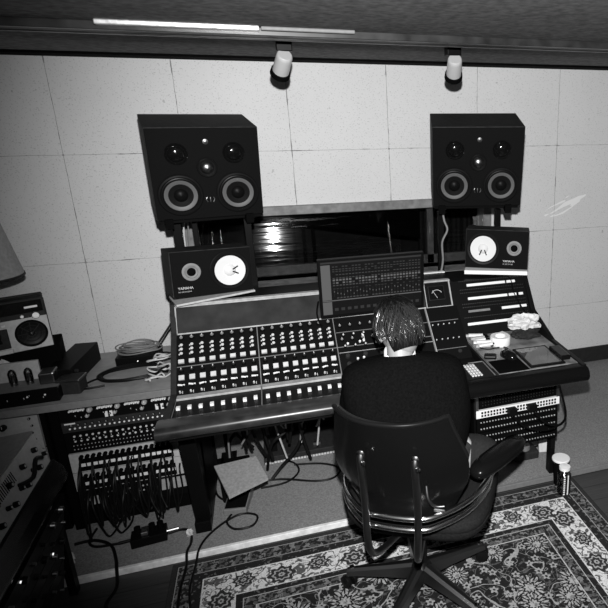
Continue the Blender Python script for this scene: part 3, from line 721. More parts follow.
# far left rack with silver panels
fr = thing('side_rack', 'rack with silver panels and black knobs at the far left under the table', 'equipment rack', T(-1.305, 2.78, 0))
MB().box(-RW/2, RW/2+.02, .02, .40, ZP, .675).build('case', M['matte'], fr)
for z0, z1 in ((.49, .665), (.32, .485), (.15, .315)):
    u = rack_unit(fr, RW, z0, z1, M['alu'])
    dials(u, [(-.16+.09*i, z1-.045, .014, .02) for i in range(4)]+[(.21, z1-.02, .006, .008), (.215, z1-.055, .005, .008), (.21, z1-.09, .005, .008), (.215, z1-.125, .005, .008)], M['satin'])
    dials(u, [(-.18+.06*i, z0+.04, .009, .016) for i in range(6)], M['satin'])

# table above the racks
tb = thing('side_table', 'grey topped side table along the wall above the outboard racks', 'table', T(-1.215, 3.0, 0))
MB().box(-.95, .735, -.27, .33, .695, .72).build('tabletop', M['deskgrey'], tb, bevel=.003)
MB().box(-.95, .735, -.28, -.27, .688, .722).build('edge_band', M['grey'], tb, bevel=.002)
for x in (-.93, .70):
    for y in (-.2 if x < 0 else .22, .26): MB().box(x-.02, x+.02, y, y+.04, ZP, .695).build('leg', M['black'], tb)

# coil of cable on small unit
hub = thing('network_box', 'small black box under the coiled cable at the back of the table', 'electronic box', T(-.70, 3.14, .72))
MB().box(-.10, .10, -.05, .07, 0, .045).build('case', M['black'], hub, bevel=.003); MB().cyl(.003, .003, T(-.0, -.05, .02) @ FZ, 8).build('indicator_light', M['led'], hub)
coil = MB()
for i in range(11):
    a, b = .085+R.uniform(-.02, .02), .055+R.uniform(-.012, .012); ox, oy = R.uniform(-.01, .01), R.uniform(-.008, .008); zz = .775+i*.0035
    coil.tube([(-.70+ox+a*cos(2*PI*k/12), 3.15+oy+b*sin(2*PI*k/12), zz+.004*sin(k*1.3+i)) for k in range(12)], .0035, 6, closed=True, sm=3)
tag(coil.build('cable_coil', M['grey'], smooth=1), 'grey cable coil lying on the small black box', 'cable coil')
ring = MB()
for i in range(4):
    a, b = .135+.006*i, .085+.004*i
    ring.tube([(-.70+a*cos(2*PI*k/16), 2.965+b*sin(2*PI*k/16), .728+.006*(i % 2)+.003*sin(k+i)) for k in range(16)], .0055, 6, closed=True, sm=3)
ring.tube([(-.83, 2.945, .73), (-.86, 2.93, .73), (-.90, 2.88, .728), (-.88, 2.84, .728), (-.80, 2.85, .728)], .005, 6)
tag(ring.build('instrument_cable', M['rubber'], smooth=1), 'thick black cable coiled in a wide ring on the grey table', 'cable coil')
jp = thing('jack_plug', 'shiny metal jack plug lying in front of the black cable ring', 'plug', T(-.885, 2.845, .728) @ RZ(.12) @ RY(PI/2))
MB().lathe([(0, -.03), (.0025, -.028), (.003, -.002), (.003, 0)], I4, 8).build('tip', M['chrome'], jp); MB().lathe([(.006, 0), (.0065, .03), (.0055, .035)], I4, 10).build('barrel', M['chrome'], jp, smooth=.6)
for i in range(9):                              # pile of pale and dark leads by the console end
    cx, cy = -.565+R.uniform(-.03, .015), 2.88+i*.028-.03; a = R.uniform(.035, .055)
    m = (M['offw'], M['silver'], M['rubber'])[i % 3]
    tag(MB().tube([(cx+a*cos(2*PI*k/8+i), cy+.6*a*sin(2*PI*k/8+i), .728+.007*i*.6+R.uniform(0, .02)) for k in range(8)], .004, 6, closed=True, sm=3).build('loose_lead', m, smooth=1),
        'loose lead in the tangle heaped against the left end of the console', 'cable', 'tangled leads beside the console')
for i in range(7):
    y = 2.83+i*.022; x = -.60+R.uniform(-.015, .02)
    tag(MB().cyl(.0045, .035, frame_to((x, y, .727+.004*(i % 2)), (R.uniform(-1, 1), R.uniform(-.6, .6), .12)), 8, 0).build('small_plug', M['matte'] if i % 2 else M['steel']), 'small cable plug in the heap at the right end of the grey table', 'plug', 'cable plugs beside the console')

# black box and transformers on table
bx = thing('power_unit', 'low black metal box on the grey table right of the boombox', 'electronic box', T(-.965, 3.06, .72) @ RZ(-.10))
MB().box(-.055, .05, -.18, .18, 0, .098).build('case', M['black'], bx, bevel=.003)
for z in (.03, .07): MB().cyl(.008, .012, T(.051, -.13, z) @ RY(PI/2), 10).build('socket', M['dsteel'], bx)
tr = thing('transformer_can', 'dark square transformer with shiny rim in front of the low black box', 'transformer', T(-.925, 2.845, .72) @ RZ(-.15))
MB().box(-.045, .045, -.035, .045, 0, .075).build('can', M['dgrey'], tr, bevel=.006); MB().box(-.05, .05, -.04, .05, .062, .072).build('rim', M['dsteel'], tr, bevel=.003)
# valve amplifier
am = thing('valve_amplifier', 'valve amplifier with silver deck, glass tubes and black front at the table edge', 'amplifier', T(-1.18, 2.75, .72) @ RZ(.04))
MB().box(-.25, .225, 0, .008, 0, .068).box(-.25, .225, .008, .25, 0, .055).build('chassis', M['black'], am, bevel=.003)
MB().box(-.25, .13, .15, .165, .055, .150).build('back_plate', M['silver'], am, bevel=.002)
MB().box(-.245, .22, .012, .148, .055, .062).build('deck', M['grey'], am)
for x in (-.16, -.07, .04, .10):
    v = MB().lathe([(.013, 0), (.013, .01), (.016, .02), (.016, .06), (.010, .072), (.0, .078)], T(x, .10, .062), 14).build('valve', M['clear'], am, smooth=.8)
    MB().cyl(.008, .045, T(x, .10, .067), 8).build('plate', M['dsteel'], v); MB().cyl(.014, .012, T(x, .10, .062), 12).build('base', M['dsteel'], v)
MB().box(.145, .205, .06, .14, .062, .115).build('transformer', M['dsteel'], am, bevel=.006)
dials(am, [(-.2+.06*i, .035, .008, .012) for i in range(6)]+[(.12, .045, .006, .01), (.17, .03, .007, .01)], M['satin'])
for x in (.11, .175): MB().cyl(.004, .004, T(x, 0, .04) @ FZ, 8).build('indicator', M['white'], am)
# black preamp box under boombox
ub = thing('black_speaker_box', 'black box standing under the boombox on the table', 'speaker', T(-1.15, 3.0, .72) @ RZ(.2))
MB().box(-.16, .155, -.02, .16, 0, .178).build('case', M['matte'], ub, bevel=.004); MB().lathe([(.016, 0), (.014, .006), (0, .010)], T(.10, -.02, .055) @ FZ, 14).build('knob', M['steel'], ub, smooth=1)
tag(crumple('tissue', M['paper'], -1.20, 2.93, .80, .055, .018, .07, 9, 'white wrapped packet behind the valve amplifier', 'packet', .15) and bpy.data.objects['tissue'], None, None)
# boombox
bb = thing('boombox', 'silver and black boombox with round speakers at the left edge', 'radio cassette player', T(-1.215, 2.90, .905) @ RZ(.40) @ RX(-.12))
BW, BH = .23, .235
MB().box(-BW, BW, 0, .12, 0, BH).build('body', M['dgrey'], bb, bevel=.008)
MB().box(-BW+.004, BW-.004, -.004, 0, .004, .15).build('lower_face', M['silver'], bb, bevel=.003)
MB().box(-BW+.01, BW-.012, -.003, 0, .172, .225).build('tuner_window', M['gloss'], bb, bevel=.002)
for sx in (-1, 1):
    X = T(sx*.155, -.004, .078) @ FZ
    o = MB().lathe([(.062, 0), (.062, .006), (.058, .010), (.053, .006), (.03, .002), (0, .002)], X, 28).build('speaker', M['satin'], bb, smooth=.5)
    g_ = MB()
    for k in range(3): g_.lathe([(.018+.016*k, .005), (.020+.016*k, .008), (.022+.016*k, .005)], X, 24, cap=False)
    for k in range(8): g_.box(-.001, .001, .012, .053, .005, .007, X @ RZ(k*PI/4))
    g_.build('grille', M['dgrey'], o); MB().lathe([(.012, .004), (.008, .012), (0, .014)], X, 14).build('dust_cap', M['dsteel'], o, smooth=1)
MB().box(-.06, .072, -.012, -.004, .028, .118).build('cassette_door', M['dgrey'], bb, bevel=.004)
MB().box(-.045, .045, -.0135, -.012, .055, .098).build('cassette_window', M['gloss'], bb)
MB().box(-.06, .076, -.014, -.004, .004, .024).build('key_rail', M['steel'], bb, bevel=.002)
for i in range(6): MB().box(-.052+.021*i, -.036+.021*i, -.016, -.004, .125, .138).build('button', M['offw'] if i % 2 else M['dsteel'], bb, bevel=.002)
dials(bb, [(.185, .157, .017, .016), (.135, .160, .008, .012), (-.05, .160, .007, .01), (0, .160, .007, .01), (.05, .160, .007, .01)], M['steel'], y=-.003)
MB().box(.15, .20, -.006, -.002, .192, .202).build('badge', M['white'], bb, bevel=.002)
MB().tube([(-BW+.01, .06, BH-.02), (-BW+.005, .06, BH+.005), (-BW+.04, .06, BH+.010), (BW-.04, .06, BH+.010), (BW-.005, .06, BH+.005), (BW-.01, .06, BH-.02)], .007, 8, sm=3).build('handle', M['dgrey'], bb, smooth=1)
# lamp
lp = thing('table_lamp', 'table lamp with plain grey cone shade at the left edge of the picture', 'lamp', T(-1.30, 3.22, .775))
MB().lathe([(.155, .425), (.158, .425), (.105, .70), (.102, .70), (.155, .425)], I4, 40, cap=False).build('lamp_shade', M['shade'], lp, smooth=.8)
MB().lathe([(.1565, .420), (.1605, .421), (.1595, .432), (.157, .432)], I4, 40, cap=False).build('shade_trim', M['dgrey'], lp)
MB().lathe([(.07, 0), (.07, .012), (.02, .03), (.01, .05), (.01, .60)], T(0, 0, -.055), 20).build('base', M['grey'], lp, smooth=.6)

# ------------------------------------------------------------------ near left angled rack desk (faces the chair, runs along the depth)
nd = thing('angled_rack_desk', 'dark rack desk in the near left corner with a padded edge and angled silver faceplate', 'rack desk', T(-1.2, 1.6, 0))
nx = T(1.2, -1.6, 0)
def nb(m, nme, mt, par=None, **k):
    o = m.build(nme, mt, par or nd, **k)
    if par is None: o.matrix_local = nx
    return o
YF, YN = 2.36, .9
def ext(poly): return [(x, z) for x, z in poly]
def prismY(poly, y0, y1):                       # poly in (x,z) extruded along y
    n = len(poly); vs = [(x, y0, z) for x, z in poly]+[(x, y1, z) for x, z in poly]
    return MB().add(vs, [tuple(range(n)), tuple(range(n, 2*n))[::-1]]+[(i, i+n, (i+1) % n+n, (i+1) % n) for i in range(n)])
nb(prismY([(-1.75, .72), (-.935, .775), (-.915, .660), (-.95, .60), (-1.75, .60)], YN, YF), 'top_housing', M['matte'])
nb(prismY([(-1.75, .724), (-.930, .783), (-.930, .776), (-1.75, .72)], YN, YF-.0), 'lid', M['grey'])
# silver face, from lid edge down to the padded rail
fa, fb = Vector((-.934, 0, .772)), Vector((-.900, 0, .645)); fd = (fb-fa).normalized(); fn = Vector((-fd.z, 0, fd.x))
fn = fn if fn.x > 0 else -fn
def faceX(y, s):
    m = Matrix((Vector((0, 1, 0)), fd, fn)).transposed().to_4x4(); m.translation = fa+fd*s+Vector((0, y, 0)); return m
fl = (fb-fa).length
face = nb(MB().box(YN, YF-.005, 0, fl, 0, .006, faceX(0, 0)), 'faceplate', M['alu'], bevel=.001)
for i in range(11):
    y = YF-.07-.115*i
    for (dy, s, r) in ((0, .04, .011), (.045, .085, .009), (-.03, .10, .011)):
        MB().lathe([(r, 0), (r*.9, .014), (0, .015)], faceX(y+dy, s) @ T(0, 0, .006), 12, 0).lathe([(r*.5, .015), (0, .0165)], faceX(y+dy, s) @ T(0, 0, .006), 10, 1, cap=False).build('knob', [M['satin'], M['alu']], face, smooth=.6)
for i in range(22):
    MB().box(-.0015, .0015, -.02, .02, .006, .0075, faceX(YF-.25-.012*i, .035)).build('vent_slot', M['matte'], face)
MB().tube([faceX(YF-.09, .07) @ Vector((0, 0, .03)), faceX(YF-.14, .05) @ Vector((0, 0, .035)), faceX(YF-.2, .085) @ Vector((0, 0, .03)), faceX(YF-.26, .07) @ Vector((0, 0, .012))], .008, 8).build('link_cable', M['rubber'], face)
nb(prismY([(-.915, .645), (-.89, .650), (-.862, .618), (-.852, .57), (-.865, .54), (-.91, .53)], YN, YF+.01), 'padded_edge', M['vinyl'], bevel=.008)
# sloping front of the lower rack
ga, gb = Vector((-.875, 0, .53)), Vector((-.96, 0, .06)); gd = (gb-ga).normalized(); gn = Vector((-gd.z, 0, gd.x)); gn = gn if gn.x > 0 else -gn
def lowX(y, s):
    m = Matrix((Vector((0, 1, 0)), gd, gn)).transposed().to_4x4(); m.translation = ga+gd*s+Vector((0, y, 0)); return m
nb(prismY([(-1.7, .53), (-.885, .53), (-.97, .06), (-1.7, .06)], YN, YF-.02), 'lower_case', M['matte'])
for j in range(6):
    u = nb(MB().box(YN+.3, YF-.04, .01+j*.075, .08+j*.075, 0, .012, lowX(0, 0)), 'rack_unit', M['dgrey'] if j % 2 else M['black'])
    for i in range(10):
        y = YF-.09-.1*i+R.uniform(-.02, .02); r = R.choice((.007, .01, .014))
        MB().lathe([(r, 0), (r*.85, .014), (0, .015)], lowX(y, .045+j*.075) @ T(0, 0, .012), 12).build('knob', R.choice((M['satin'], M['dsteel'], M['dgrey'])), u, smooth=.6)
    if j in (0, 2): MB().cyl(.004, .003, lowX(YF-.5+.16*j, .03+j*.075) @ T(0, 0, .012), 8).build('indicator_light', M['led'], u)
for a in ((-.95, -.92, YF+.0, YF+.04, 0, .56), (-1.7, -1.66, YF, YF+.04, 0, .6), (-.95, -.92, YN-.05, YN, 0, .56)): nb(MB().box(*a), 'leg', M['black'])
# ------------------------------------------------------------------ floor items
def pedal(x, y, a, w, l, label, knobs=2):
    t = thing('effects_pedal', label, 'effects pedal', T(x, y, ZP) @ RZ(a))
    MB().prism([(-l/2, 0), (-l/2, .035), (l/2, .055), (l/2, 0)], -w/2, w/2).build('case', M['grey'] if knobs == 2 else M['black'], t, bevel=.004)
    MB().box(-w/2+.005, w/2-.005, -l/2+.01, l/2-.01, 0, .003, T(0, 0, .045) @ RX(.13)).build('plate', M['black'], t)
    for i in range(knobs): MB().lathe([(.011, 0), (.010, .014), (0, .016)], T(-w/4+w/2*i/(max(knobs-1, 1)), l*.1, .046), 12).build('knob', M['steel'], t, smooth=.6)
    MB().lathe([(.010, 0), (.009, .014), (0, .018)], T(0, l*.32, .05), 12).build('footswitch', M['chrome'], t, smooth=.6)
    return t
pedal(-.285, 2.745, -.18, .11, .20, 'small metal effects pedal with two knobs on the grey carpet in front of the sheet')
pd = thing('foot_switch_box', 'dark box with silver parts on the carpet below the patch leads', 'effects pedal', T(-.675, 2.585, ZP) @ RZ(.10))
MB().box(-.075, .075, -.035, .045, 0, .045).build('case', M['black'], pd, bevel=.003)
for x in (-.045, .015, .05): MB().cyl(.014, .03, T(x, .02, .045), 12).build('knob', M['matte'], pd)
MB().box(-.03, .0, -.02, .03, .045, .065).build('plate', M['steel'], pd, bevel=.003)
for s in (-1, 1): MB().cyl(.007, .05, T(s*.075, 0, .028) @ RY(s*PI/2), 10).build('jack', M['steel'] if s > 0 else M['rubber'], pd)
def floor_cable(pts, r, label, m=None, z=None):
    tag(MB().tube([(x, y, (ZP if y > 2.44 else (ZP+.006 if y > 2.40 else (.012 if x > -.56 else .002)))+r+.001+(0 if len(p) < 3 else p[2])) for p in pts for x, y in [p[:2]]], r, 6).build('floor_cable', m or M['rubber'], smooth=1), label, 'cable')
floor_cable([(-.60, 2.60), (-.54, 2.61), (-.50, 2.58), (-.49, 2.50), (-.50, 2.43), (-.50, 2.36), (-.51, 2.2), (-.50, 2.0)], .006, 'black cable running from the dark floor box over the carpet edge onto the rug')
floor_cable([(-.79, 2.60), (-.90, 2.61), (-.94, 2.66), (-.93, 2.75)], .006, 'black cable curling from the left of the dark floor box under the rack')
floor_cable([(-1.0, 2.66), (-.92, 2.66), (-.84, 2.60), (-.80, 2.50), (-.78, 2.42), (-.77, 2.34), (-.79, 2.24), (-.72, 2.15)], .007, 'black cable crossing the carpet edge at the far left and lying on the dark floor')
floor_cable([(-.31, 2.67), (-.34, 2.60), (-.30, 2.53), (-.22, 2.53), (-.20, 2.60), (-.27, 2.64), (-.35, 2.60), (-.42, 2.52), (-.45, 2.43), (-.46, 2.36), (-.47, 2.2), (-.44, 2.0)], .0055, 'black cable looping once in front of the metal pedal')
floor_cable([(-.18, 2.83), (-.05, 2.84), (.02, 2.92), (.0, 3.02), (-.08, 3.08)], .0055, 'black cable arching right of the grey sheet')
floor_cable([(-.42, 3.0), (-.40, 2.85), (-.35, 2.78), (-.30, 2.80), (-.22, 2.88), (-.08, 2.88), (.10, 2.80), (.20, 2.80), (.24, 2.88), (.15, 2.96), (.0, 3.0)], .0055, 'long black cable making a flat loop on the open carpet')
floor_cable([(1.42, 3.0), (1.50, 2.90), (1.52, 2.80), (1.48, 2.74), (1.38, 2.72), (1.2, 2.66), (1.05, 2.66), (1.02, 2.75), (1.15, 2.80), (1.25, 2.84)], .006, 'black cable looping out right of the console leg')
floor_cable([(.98, 2.72), (1.08, 2.62), (1.22, 2.65), (1.28, 2.78)], .006, 'black cable coil on the carpet under the right rack')
tag(crumple('tissue_scrap', M['paper'], -.985, 2.535, .055, .022, .018, .027, 13, 'crumpled white scrap on the carpet by the near left rack', 'scrap'), None, None)
tag(crumple('paper_scrap', M['paper'], -.50, 2.555, .05, .014, .014, .018, 14, 'tiny white scrap by the left foot of the console', 'scrap'), None, None)
# grey card leaning on boxes
bxs = tag(MB().box(-.35, -.22, 2.80, 2.90, ZP, .21).build('storage_box', M['matte'], bevel=.005), 'dark box on the carpet under the grey sheet', 'box')
P4 = [(-.371, 2.692, .300), (-.177, 2.717, .300), (-.125, 2.548, .27), (-.298, 2.468, .26)]
tag(MB().add(P4+[(x, y, z-.012) for x, y, z in P4], [(0, 1, 2, 3), (7, 6, 5, 4), (0, 4, 5, 1), (1, 5, 6, 2), (2, 6, 7, 3), (3, 7, 4, 0)]).build('card_sheet', M['card']), 'tilted grey card sheet lying on things under the console', 'sheet')
tag(MB().box(-.365, -.30, 2.76, 2.84, ZP, .22).build('power_adapter', M['black'], bevel=.01), 'small black power adapter standing under the left of the grey sheet', 'adapter')
# long dark unit lying along the back of the carpet with a bright slotted edge
lu = thing('keyboard_case', 'long dark case with a bright slotted front edge lying under the console', 'case', T(.12, 3.06, ZP))
MB().box(-.28, .45, 0, .26, 0, .045).build('case', M['dgrey'], lu, bevel=.004)
m = MB()
for i in range(44): m.box(-.275+i*.0164, -.262+i*.0164, -.006, 0, .004, .014)
m.build('edge_strip', M['offw'], lu)
MB().box(.0, .04, .05, .08, .045, .06).build('latch', M['steel'], lu)
tag(MB().box(.02, .70, 3.36, 3.55, ZP, .34).build('floor_cabinet', M['dgrey'], bevel=.004), 'dark cabinet standing behind the long case under the console', 'cabinet')
cab = [([(-.36, 2.97, .62), (-.30, 2.90, .45), (-.27, 2.9, .34), (-.20, 2.95, .22)], M['rubber']), ([(-.30, 2.97, .64), (-.22, 2.95, .50), (-.24, 2.93, .38), (-.32, 2.97, .25), (-.30, 3.0, .06)], M['rubber']),
       ([(-.12, 2.88, .60), (-.08, 2.86, .50), (.02, 2.9, .42), (.06, 2.93, .32), (.05, 2.95, .20)], M['offw']), ([(-.20, 2.88, .60), (-.16, 2.86, .52), (-.17, 2.86, .44)], M['offw']),
       ([(.05, 2.9, .56), (.15, 2.89, .50), (.3, 2.9, .54), (.4, 2.9, .60)], M['silver']), ([(0, 2.9, .60), (.1, 2.88, .52), (.25, 2.88, .58), (.42, 2.9, .52)], M['grey']),
       ([(-.25, 2.9, .62), (-.1, 2.87, .48), (.0, 2.86, .36), (-.1, 2.85, .28), (-.14, 2.9, .10)], M['rubber']), ([(-.02, 2.9, .62), (-.12, 2.86, .50), (-.22, 2.84, .40), (-.2, 2.86, .26)], M['rubber']),
       ([(.08, 2.9, .36), (.03, 2.88, .22), (-.06, 2.88, .12), (-.12, 2.86, .06)], M['rubber'])]
for i in range(16):
    x = R.uniform(-.36, .28); y = R.uniform(2.84, 2.91); x1 = x+R.uniform(-.12, .14)
    cab.append(([(x, y, .64), (x+R.uniform(-.03, .03), y-.02, .55), ((x+x1)/2+R.uniform(-.05, .05), y-.03, R.uniform(.36, .48)), (x1, y, R.uniform(.30, .5)), (x1+R.uniform(-.03, .05), y+.01, R.uniform(.12, .4))], (M['rubber'], M['grey'], M['rubber'], M['silver'])[i % 4]))
for pts, m in cab:
    tag(MB().tube(pts, .008 if m is M['rubber'] else .005, 6).build('hanging_lead', m, smooth=1), 'lead in the bundle drooping below the left half of the console', 'cable', 'leads hanging under the console')
# items by right leg
sw = thing('round_pedal', 'dark round-topped unit on the carpet under the right rack', 'unit', T(1.27, 2.66, ZP))
MB().box(-.07, .08, -.05, .08, 0, .05).build('case', M['dgrey'], sw, bevel=.008); MB().lathe([(.045, 0), (.042, .02), (.02, .024), (0, .026)], T(0, .01, .05), 20).build('dial', M['grey'], sw, smooth=.6)
MB().cyl(.008, .01, T(0, .01, .076), 10).build('button', M['steel'], sw)
tag(MB().box(-.033, .033, -.02, .0, 0, .15, T(1.405, 2.66, ZP+.006) @ RZ(-.2) @ RX(-.3)).build('white_block', M['offw'], bevel=.003), 'pale flat block propped on the carpet by the right console leg', 'block')
gl = thing('drinks_bottle', 'clear ribbed bottle with a white cap standing at the rug corner', 'bottle', T(1.342, 2.30, .012))
MB().lathe([(.032, 0), (.036, .006), (.036, .03), (.033, .035), (.036, .04), (.036, .06), (.033, .065), (.036, .07), (.036, .115), (.015, .145), (.015, .155)], I4, 24).build('body', M['clear'], gl, smooth=.6)
MB().lathe([(.024, .0), (.029, .004), (.029, .02), (0, .023)], T(0, 0, .140), 20).build('cap', M['white'], gl, smooth=.6)
b = MB()
for i in range(9): b.box(-.022, -.013, -.0372, -.035, .012+i*.013, .019+i*.013)
b.box(.0, .006, -.0372, -.035, .01, .125).build('label', M['white'], gl)
cu = thing('paper_cup', 'dark cup with a broad white lid standing behind the ribbed bottle', 'cup', T(1.362, 2.38, .012))
MB().lathe([(.033, 0), (.045, .150)], I4, 24).build('body', M['matte'], cu, smooth=.6); MB().lathe([(.048, .150), (.048, .158), (.044, .161), (0, .162)], I4, 24).build('lid', M['white'], cu, smooth=.6)

# ------------------------------------------------------------------ rug
rg = MB().box(-.56, 1.457, -.62, 2.402, 0.0, .011).build('persian_rug', M['rug'], bevel=.003)
tag(rg, 'patterned oriental rug with pale floral border under the swivel chair', 'rug')

# ------------------------------------------------------------------ swivel chair (local: F = +Y, R = +X), yaw -30 degrees
CH = T(.46, 1.91, 0) @ RZ(-math.radians(30)); RG = .011
ch = thing('swivel_chair', 'black office swivel chair with chrome tube frame standing on the rug', 'chair', CH)
hubp = MB().lathe([(.035, .07), (.045, .09), (.045, .14), (.030, .155), (.026, .16), (.026, .36)], I4, 20).build('column', M['satin'], ch, smooth=.6)
wa = math.radians(30)                        # undo yaw so casters sit as seen
for k in range(5):
    a = math.radians(90-4+72*k)+wa
    d = Vector((cos(a), sin(a), 0)); s_ = Vector((-sin(a), cos(a), 0))
    m = MB(); rings = []
    for t_, w_, zt, zb in ((.03, .030, .150, .085), (.14, .026, .130, .085), (.28, .021, .108, .078), (.315, .019, .100, .074)):
        p_ = d*t_; rings.append([tuple(p_+s_*w_+Vector((0, 0, zb))), tuple(p_-s_*w_+Vector((0, 0, zb))), tuple(p_-s_*w_*.8+Vector((0, 0, zt-.008))), tuple(p_-s_*w_*.3+Vector((0, 0, zt))), tuple(p_+s_*w_*.3+Vector((0, 0, zt))), tuple(p_+s_*w_*.8+Vector((0, 0, zt-.008)))])
    leg = m.loft(rings).build('leg', M['dsteel'], ch, smooth=.5)
    MB().lathe([(.011, 0), (.011, .003), (0, .005)], T(*(d*.295+Vector((0, 0, .106)))), 12).build('cap', M['chrome'], leg)
    cst = MB()
    ax = (d*.6+s_*.8).normalized()
    for sg in (-1, 1):
        cst.lathe([(.012, 0), (.027, .002), (.029, .008), (.027, .018), (.012, .022)], frame_to(tuple(d*.31+ax*(sg*.006)+Vector((0, 0, RG+.0292))), ax*sg), 18)
    cst.cyl(.009, .03, T(*(d*.31+Vector((0, 0, RG+.04)))), 8).build('caster', M['rubber'], leg, smooth=.6)
# seat: rounded cushion on shell
def rrect(w, d_, z, n=28, p=4, cx=0, cy=0):
    return [(cx+w*math.copysign(abs(cos(2*PI*i/n))**(2/p), cos(2*PI*i/n)), cy+d_*math.copysign(abs(sin(2*PI*i/n))**(2/p), sin(2*PI*i/n)), z) for i in range(n)]
MB().loft([rrect(.12, .12, .385), rrect(.21, .20, .392), rrect(.27, .25, .412), rrect(.285, .265, .44), rrect(.285, .265, .455)]).build('seat_shell', M['seatcloth'], ch, smooth=1, X=T(0.01, .06, .012))
MB().loft([rrect(.28, .26, .455), rrect(.288, .268, .475), rrect(.275, .255, .50), rrect(.22, .21, .508), rrect(.1, .1, .505)]).build('seat', M['seatcloth'], ch, smooth=1, X=T(0.01, .06, .012))
MB().box(-.09, .09, -.10, .10, .345, .385).build('mechanism', M['steel'], ch, bevel=.008)
# back: curved shell with padded front
def backpt(u, z, off=0):
    w = .198+.046*max(0, min(1, (.97-z)/.17))
    if z < .72: w -= (.72-z)*.42
    x = u*w-.10*max(0, z-.82); y = -.262+.095*u*u*abs(u)**.3+off
    y += -.22*max(0, z-.60)
    return (x, y, z)
def back_mb(off, zs, us, thick):
    n = len(us); vs = []; fs = []
    for o_ in (off, off+thick):
        for z in zs:
            for u in us: vs.append(backpt(u, z, o_))
    K = len(zs)*n
    for j in range(len(zs)-1):
        for i in range(n-1):
            a = j*n+i; fs += [(a, a+1, a+n+1, a+n), (K+a, K+a+n, K+a+n+1, K+a+1)]
    for i in range(n-1): fs += [(i, K+i, K+i+1, i+1), (K-n+i, K-n+i+1, 2*K-n+i+1, 2*K-n+i)]
    for j in range(len(zs)-1): fs += [(j*n, (j+1)*n, K+(j+1)*n, K+j*n), (j*n+n-1, K+j*n+n-1, K+(j+1)*n+n-1, (j+1)*n+n-1)]
    return MB().add(vs, fs)
us = [i/8-1 for i in range(17)]; zs = [.56+.42*j/12 for j in range(13)]
back_mb(-.012, zs, us, .012).build('back_shell', M['vinyl'], ch, smooth=.8, bevel=.003)
back_mb(.001, [z if z < .975 else .975 for z in zs], [u*.97 for u in us], .035).build('back_cushion', M['vinyl'], ch, smooth=.8, bevel=.008)
edge = [backpt(u, .982, -.004) for u in us]+[backpt(1, .94, -.004), backpt(1, .82, -.004)]
MB().tube(edge, .008, 8, sm=2).build('back_piping', M['satin'], ch, smooth=1)
# chrome tube loops
for z, rx in ((.605, .275), (.560, .272)):
    pts = [(-rx-.01, .12, z+.04), (-rx-.012, .06, z+.015), (-rx-.005, -.04, z+.0), (-rx+.04, -.17, z), (-rx+.12, -.265, z), (-.08, -.305, z), (.08, -.305, z), (rx-.12, -.265, z), (rx-.04, -.17, z), (rx+.005, -.04, z+.0), (rx+.012, .03, z+.015), (rx+.01, .06, z+.04)]
    MB().tube(pts, .0105, 10, sm=4).build('frame_tube', M['chrome'], ch, smooth=1)
for x in (-.092, .092):
    m = MB().tube([(x, -.338, .865), (x, -.347, .83), (x, -.335, .72), (x*1.0, -.330, .62), (x*.98, -.335, .54), (x*.92, -.325, .465), (x*.8, -.27, .42), (x*.5, -.13, .385), (x*.2, -.03, .37)], .013, 10, sm=4)
    o = m.build('support_bar', M['dsteel'], ch, smooth=1)
    MB().lathe([(.0, -.004), (.013, -.003), (.014, .004), (.008, .008), (0, .009)], T(x, -.342, .865) @ FZ, 12).lathe([(.010, 0), (.009, .006), (0, .008)], T(x+.01, -.352, .835) @ FZ, 12).build('bolt', M['chrome'], o, smooth=.6)
MB().tube([(.115, -.30, .74), (.125, -.315, .70), (.145, -.31, .672), (.175, -.30, .668)], .005, 8).build('grip_handle', M['dsteel'], ch, smooth=1)
MB().box(.13, .17, -.27, -.262, .615, .628, RZ(.0)).build('badge', M['steel'], ch, bevel=.003)
# right armrest pad, turned outwards
ar = Matrix.Identity(4)
Xa = CH.inverted() @ T(.755, 1.80, .655) @ RZ(math.radians(33))
MB().loft([[(x*sc_, y*sc2, z) for x, y, z in rrect(.17, .048, 0, 28, 3)] for sc_, sc2, z in ((.9, .8, 0),)] if False else [[(x, y, z_) for x, y, _ in rrect(.16*k_, .05*k2, 0, 28, 3)] for k_, k2, z_ in ((.90, .7, -.022), (1, 1, -.008), (1, 1, .008), (.94, .85, .022), (.6, .5, .027))], Xa).build('armrest', M['vinyl'], ch, smooth=1)
MB().tube([(.285, .06, .615), (.30, .09, .622), (.33, .10, .625)], .010, 8).tube([(.282, .06, .565), (.31, .10, .59), (.34, .10, .62)], .010, 8).build('armrest_bracket', M['chrome'], ch, smooth=1)

# ------------------------------------------------------------------ the seated person
def skin_mesh(name, chains, m, parent, root=0, sub=2, X=None):
    # chains: lists of (x,y,z,rx[,ry]); points repeated within 1 mm are welded
    vs, rad, es = [], [], []
    def idx(p):
        for i, q_ in enumerate(vs):
            if (Vector(q_)-Vector(p[:3])).length < .001: return i
        vs.append(tuple(p[:3])); rad.append((p[3], p[4] if len(p) > 4 else p[3])); return len(vs)-1
    for c_ in chains:
        ids = [idx(p) for p in c_]
        es += [(a, b) for a, b in zip(ids, ids[1:])]
    me = bpy.data.meshes.new(name); me.from_pydata(vs, es, []); o = bpy.data.objects.new(name, me); C.objects.link(o)
    sk = o.modifiers.new('skin', 'SKIN'); sk.use_smooth_shade = True
    for i, sv in enumerate(me.skin_vertices[0].data): sv.radius = rad[i]; sv.use_root = (i == root)
    s_ = o.modifiers.new('sub', 'SUBSURF'); s_.levels = sub; s_.render_levels = sub
    dg = bpy.context.evaluated_depsgraph_get(); dg.update()
    me2 = bpy.data.meshes.new_from_object(o.evaluated_get(dg)); bpy.data.objects.remove(o)
    me2.materials.clear(); me2.materials.append(m); me2.polygons.foreach_set('use_smooth', [True]*len(me2.polygons))
    o = bpy.data.objects.new(name, me2); C.objects.link(o); o.parent = parent
    if X is not None: o.matrix_local = X
    return o
PX, PY = .46, 1.94
